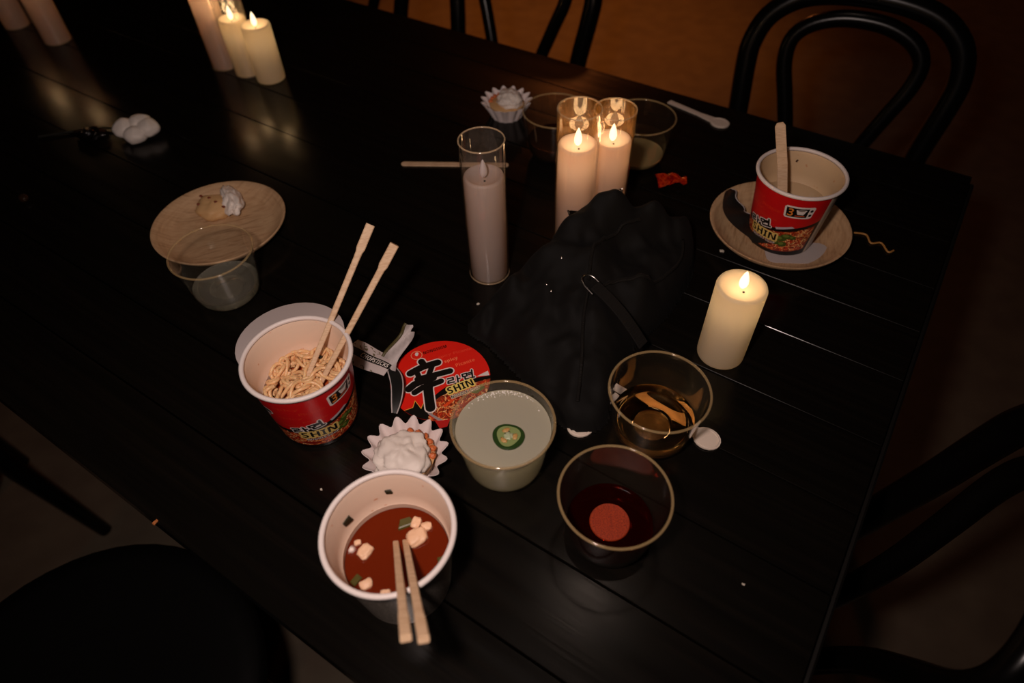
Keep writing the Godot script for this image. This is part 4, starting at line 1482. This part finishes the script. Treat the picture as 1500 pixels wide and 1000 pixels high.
	for q in [[0.247, -0.5745, 0.0016], [-0.3075, -0.2575, 0.0016], [-0.171, -0.283, 0.0008], [-0.147, -0.278, 0.0009], [-0.0355, -0.502, 0.001], [0.385, -0.676, 0.0016], [0.1745, -0.1885, 0.0008], [-0.08, -0.09, 0.0008]]:
		single("crumb", chunk(Vector3(q[2] * 1.4, q[2] * 0.5, q[2]), 60 + k), mat([Color(0.8, 0.76, 0.7), Color(0.7, 0.42, 0.22)][1 if k in [1, 5] else 0], 0.6), ["white crumb left of the right plate", "orange crumb at the near left table edge", "left of two pale specks before the red noodle cup", "right of two pale specks before the red noodle cup", "pale speck left of the bag by the unlit candle", "brownish crumb behind the right plate near the far edge", "pale speck right of the dark red drink", "pale speck in front of the soup cup"][k], "crumb", on_table(q[0], q[1], q[2] * 0.5), Vector3(0, k, 0), "crumbs on the table")
		k += 1

func stick_outline(L: float, w: float, th: float) -> ArrayMesh:
	var o := []
	for e in [1, -1]:
		for i in 9:
			var a: float = -PI / 2 + PI * i / 8.0 + (0.0 if e > 0 else PI)
			o.append(Vector2(e * (L / 2 - w / 2) + w / 2 * cos(a), w / 2 * sin(a)))
	return prismed(o, 0.0, th, 0.0003)

func spoon(a: Vector3, b: Vector3, label: String, w: float, bowl: float, m: Material):
	# flat paddle spoon: straight handle from a, round bowl centred near b
	var d := Vector2(b.x - a.x, b.z - a.z)
	var L := d.length()
	var t := thing("wooden_spoon", label, "spoon", a, -d.angle(), "flat paddle spoons")
	var o := []
	for q in [[0.0, -0.5], [0.0, 0.5]]:
		o.append(Vector2(q[0], q[1] * w))
	o.append(Vector2(L * 0.6, 0.46 * w))
	for i in 17:
		var an := PI * 0.82 - PI * 1.64 * i / 16.0
		o.append(Vector2(L + bowl * 1.12 * cos(an), bowl * sin(an)))
	o.append(Vector2(L * 0.6, -0.46 * w))
	part("body", prismed(o, 0.0, 0.0015, 0.0003), m, t)
	part("bowl_edge", tubed(bowl_ring(L, bowl), 0.0005, 6, true), m, t)

func bowl_ring(L: float, r: float) -> Array:
	var o := []
	for i in 32:
		var a := TAU * i / 32
		o.append(Vector3(L + r * 0.95 * cos(a), 0.0016, r * 0.82 * sin(a)))
	return o

func build_sleeve():
	# the chopstick paper sleeve: a flat printed tube from beside the cup, torn and twisted at its right end
	var t := thing("chopstick_sleeve", "torn black and white paper chopstick sleeve beside the red lid", "paper sleeve", on_table(0, 0))
	var a := Vector3(-0.168, 0.004, -0.4405)
	var b := Vector3(-0.1205, 0.010, -0.408)
	var side := Vector3(0.56, 0, -0.83) * 0.0148
	var g := []
	for v in 13:
		var s := v / 12.0
		var row := []
		for u in 9:
			var k := u / 8.0 * 2.0 - 1.0
			row.append(a.lerp(b, s) + side * k * lerpf(1.0, 0.72, s * s) + Vector3(0, 0.0022 * cos(k * PI / 2) + 0.0008 * sin(s * 9.0), 0))
		g.append(row)
	var img := Image.create(512, 256, false, Image.FORMAT_RGB8)
	var pale := Color(0.8, 0.75, 0.74)
	img.fill(pale)
	img.fill_rect(Rect2i(0, 92, 512, 76), Color(0.06, 0.055, 0.05))
	# olive leaf marks above and below the black band
	var r := RandomNumberGenerator.new()
	r.seed = 77
	for k in 26:
		var y := r.randf_range(10, 70) if k % 3 else r.randf_range(190, 245)
		var p := Vector2(r.randf_range(0, 480) if k % 3 == 0 else r.randf_range(0, 330), y)
		var an := r.randf_range(-0.9, 0.9)
		stroke(img, [p, p + Vector2.from_angle(an) * 14, p + Vector2.from_angle(an + 0.3) * 30], 7, Color(0.36, 0.33, 0.16))
	letters(img, "CHOPSTICKS", Vector2(170, 156), Vector2(320, 0), 50, Color(0.9, 0.87, 0.84), true)
	# the sheet's u runs across and v along: turn the picture to match
	img.rotate_90(CLOCKWISE)
	var m := mat(Color.WHITE, 0.5)
	m.albedo_texture = tex(img)
	part("sleeve", sheeted(g, 0.0004), m, t)
	# crumpled white end standing up to the right
	var fl := []
	for v in 9:
		var s := v / 8.0
		var base := Vector3(-0.122, 0.012, -0.412).lerp(Vector3(-0.099, 0.034, -0.440), s)
		var row := []
		for u in 7:
			var k := u / 6.0 * 2.0 - 1.0
			row.append(base + Vector3(-0.005, 0.0, -0.010) * k * lerpf(1.0, 0.6, s) + Vector3(0.003, 0.003, 0.001) * sin(k * 4.0 + s * 7.0))
		fl.append(row)
	part("crumpled_end", sheeted(fl, 0.0004), M.paper_lid, t)
	var dk := []
	for q in fl:
		dk.append(q[6] + Vector3(-0.0008, 0.0006, -0.001))
	part("printed_fold", tubed(smooth_path(dk, 3), 0.0018, 6), mat(Color(0.3, 0.27, 0.14), 0.5), t)
	# black strip twisting towards the viewer, white underside at its edge
	var st := []
	for v in 12:
		var s := v / 11.0
		var c := Vector3(-0.1195, 0.010, -0.409).lerp(Vector3(-0.1135, 0.003, -0.3595), s) + Vector3(0.005 * sin(s * PI), 0.007 * sin(s * PI), 0)
		var hw := lerpf(0.005, 0.0022, s) + 0.0035 * sin(s * PI)
		var an := 0.5 * sin(s * 3.4)
		var row := []
		for u in 5:
			var k := u / 4.0 * 2.0 - 1.0
			row.append(c + Vector3(cos(an), sin(an), 0.15) * hw * k)
		st.append(row)
	part("twisted_strip", sheeted(st, 0.0004), M.black_paper, t)
	for e in [0, 4]:
		var ed := []
		for q in st:
			ed.append(q[e])
		part("white_edge", tubed(smooth_path(ed, 3), 0.0007, 6), M.paper_lid, t)
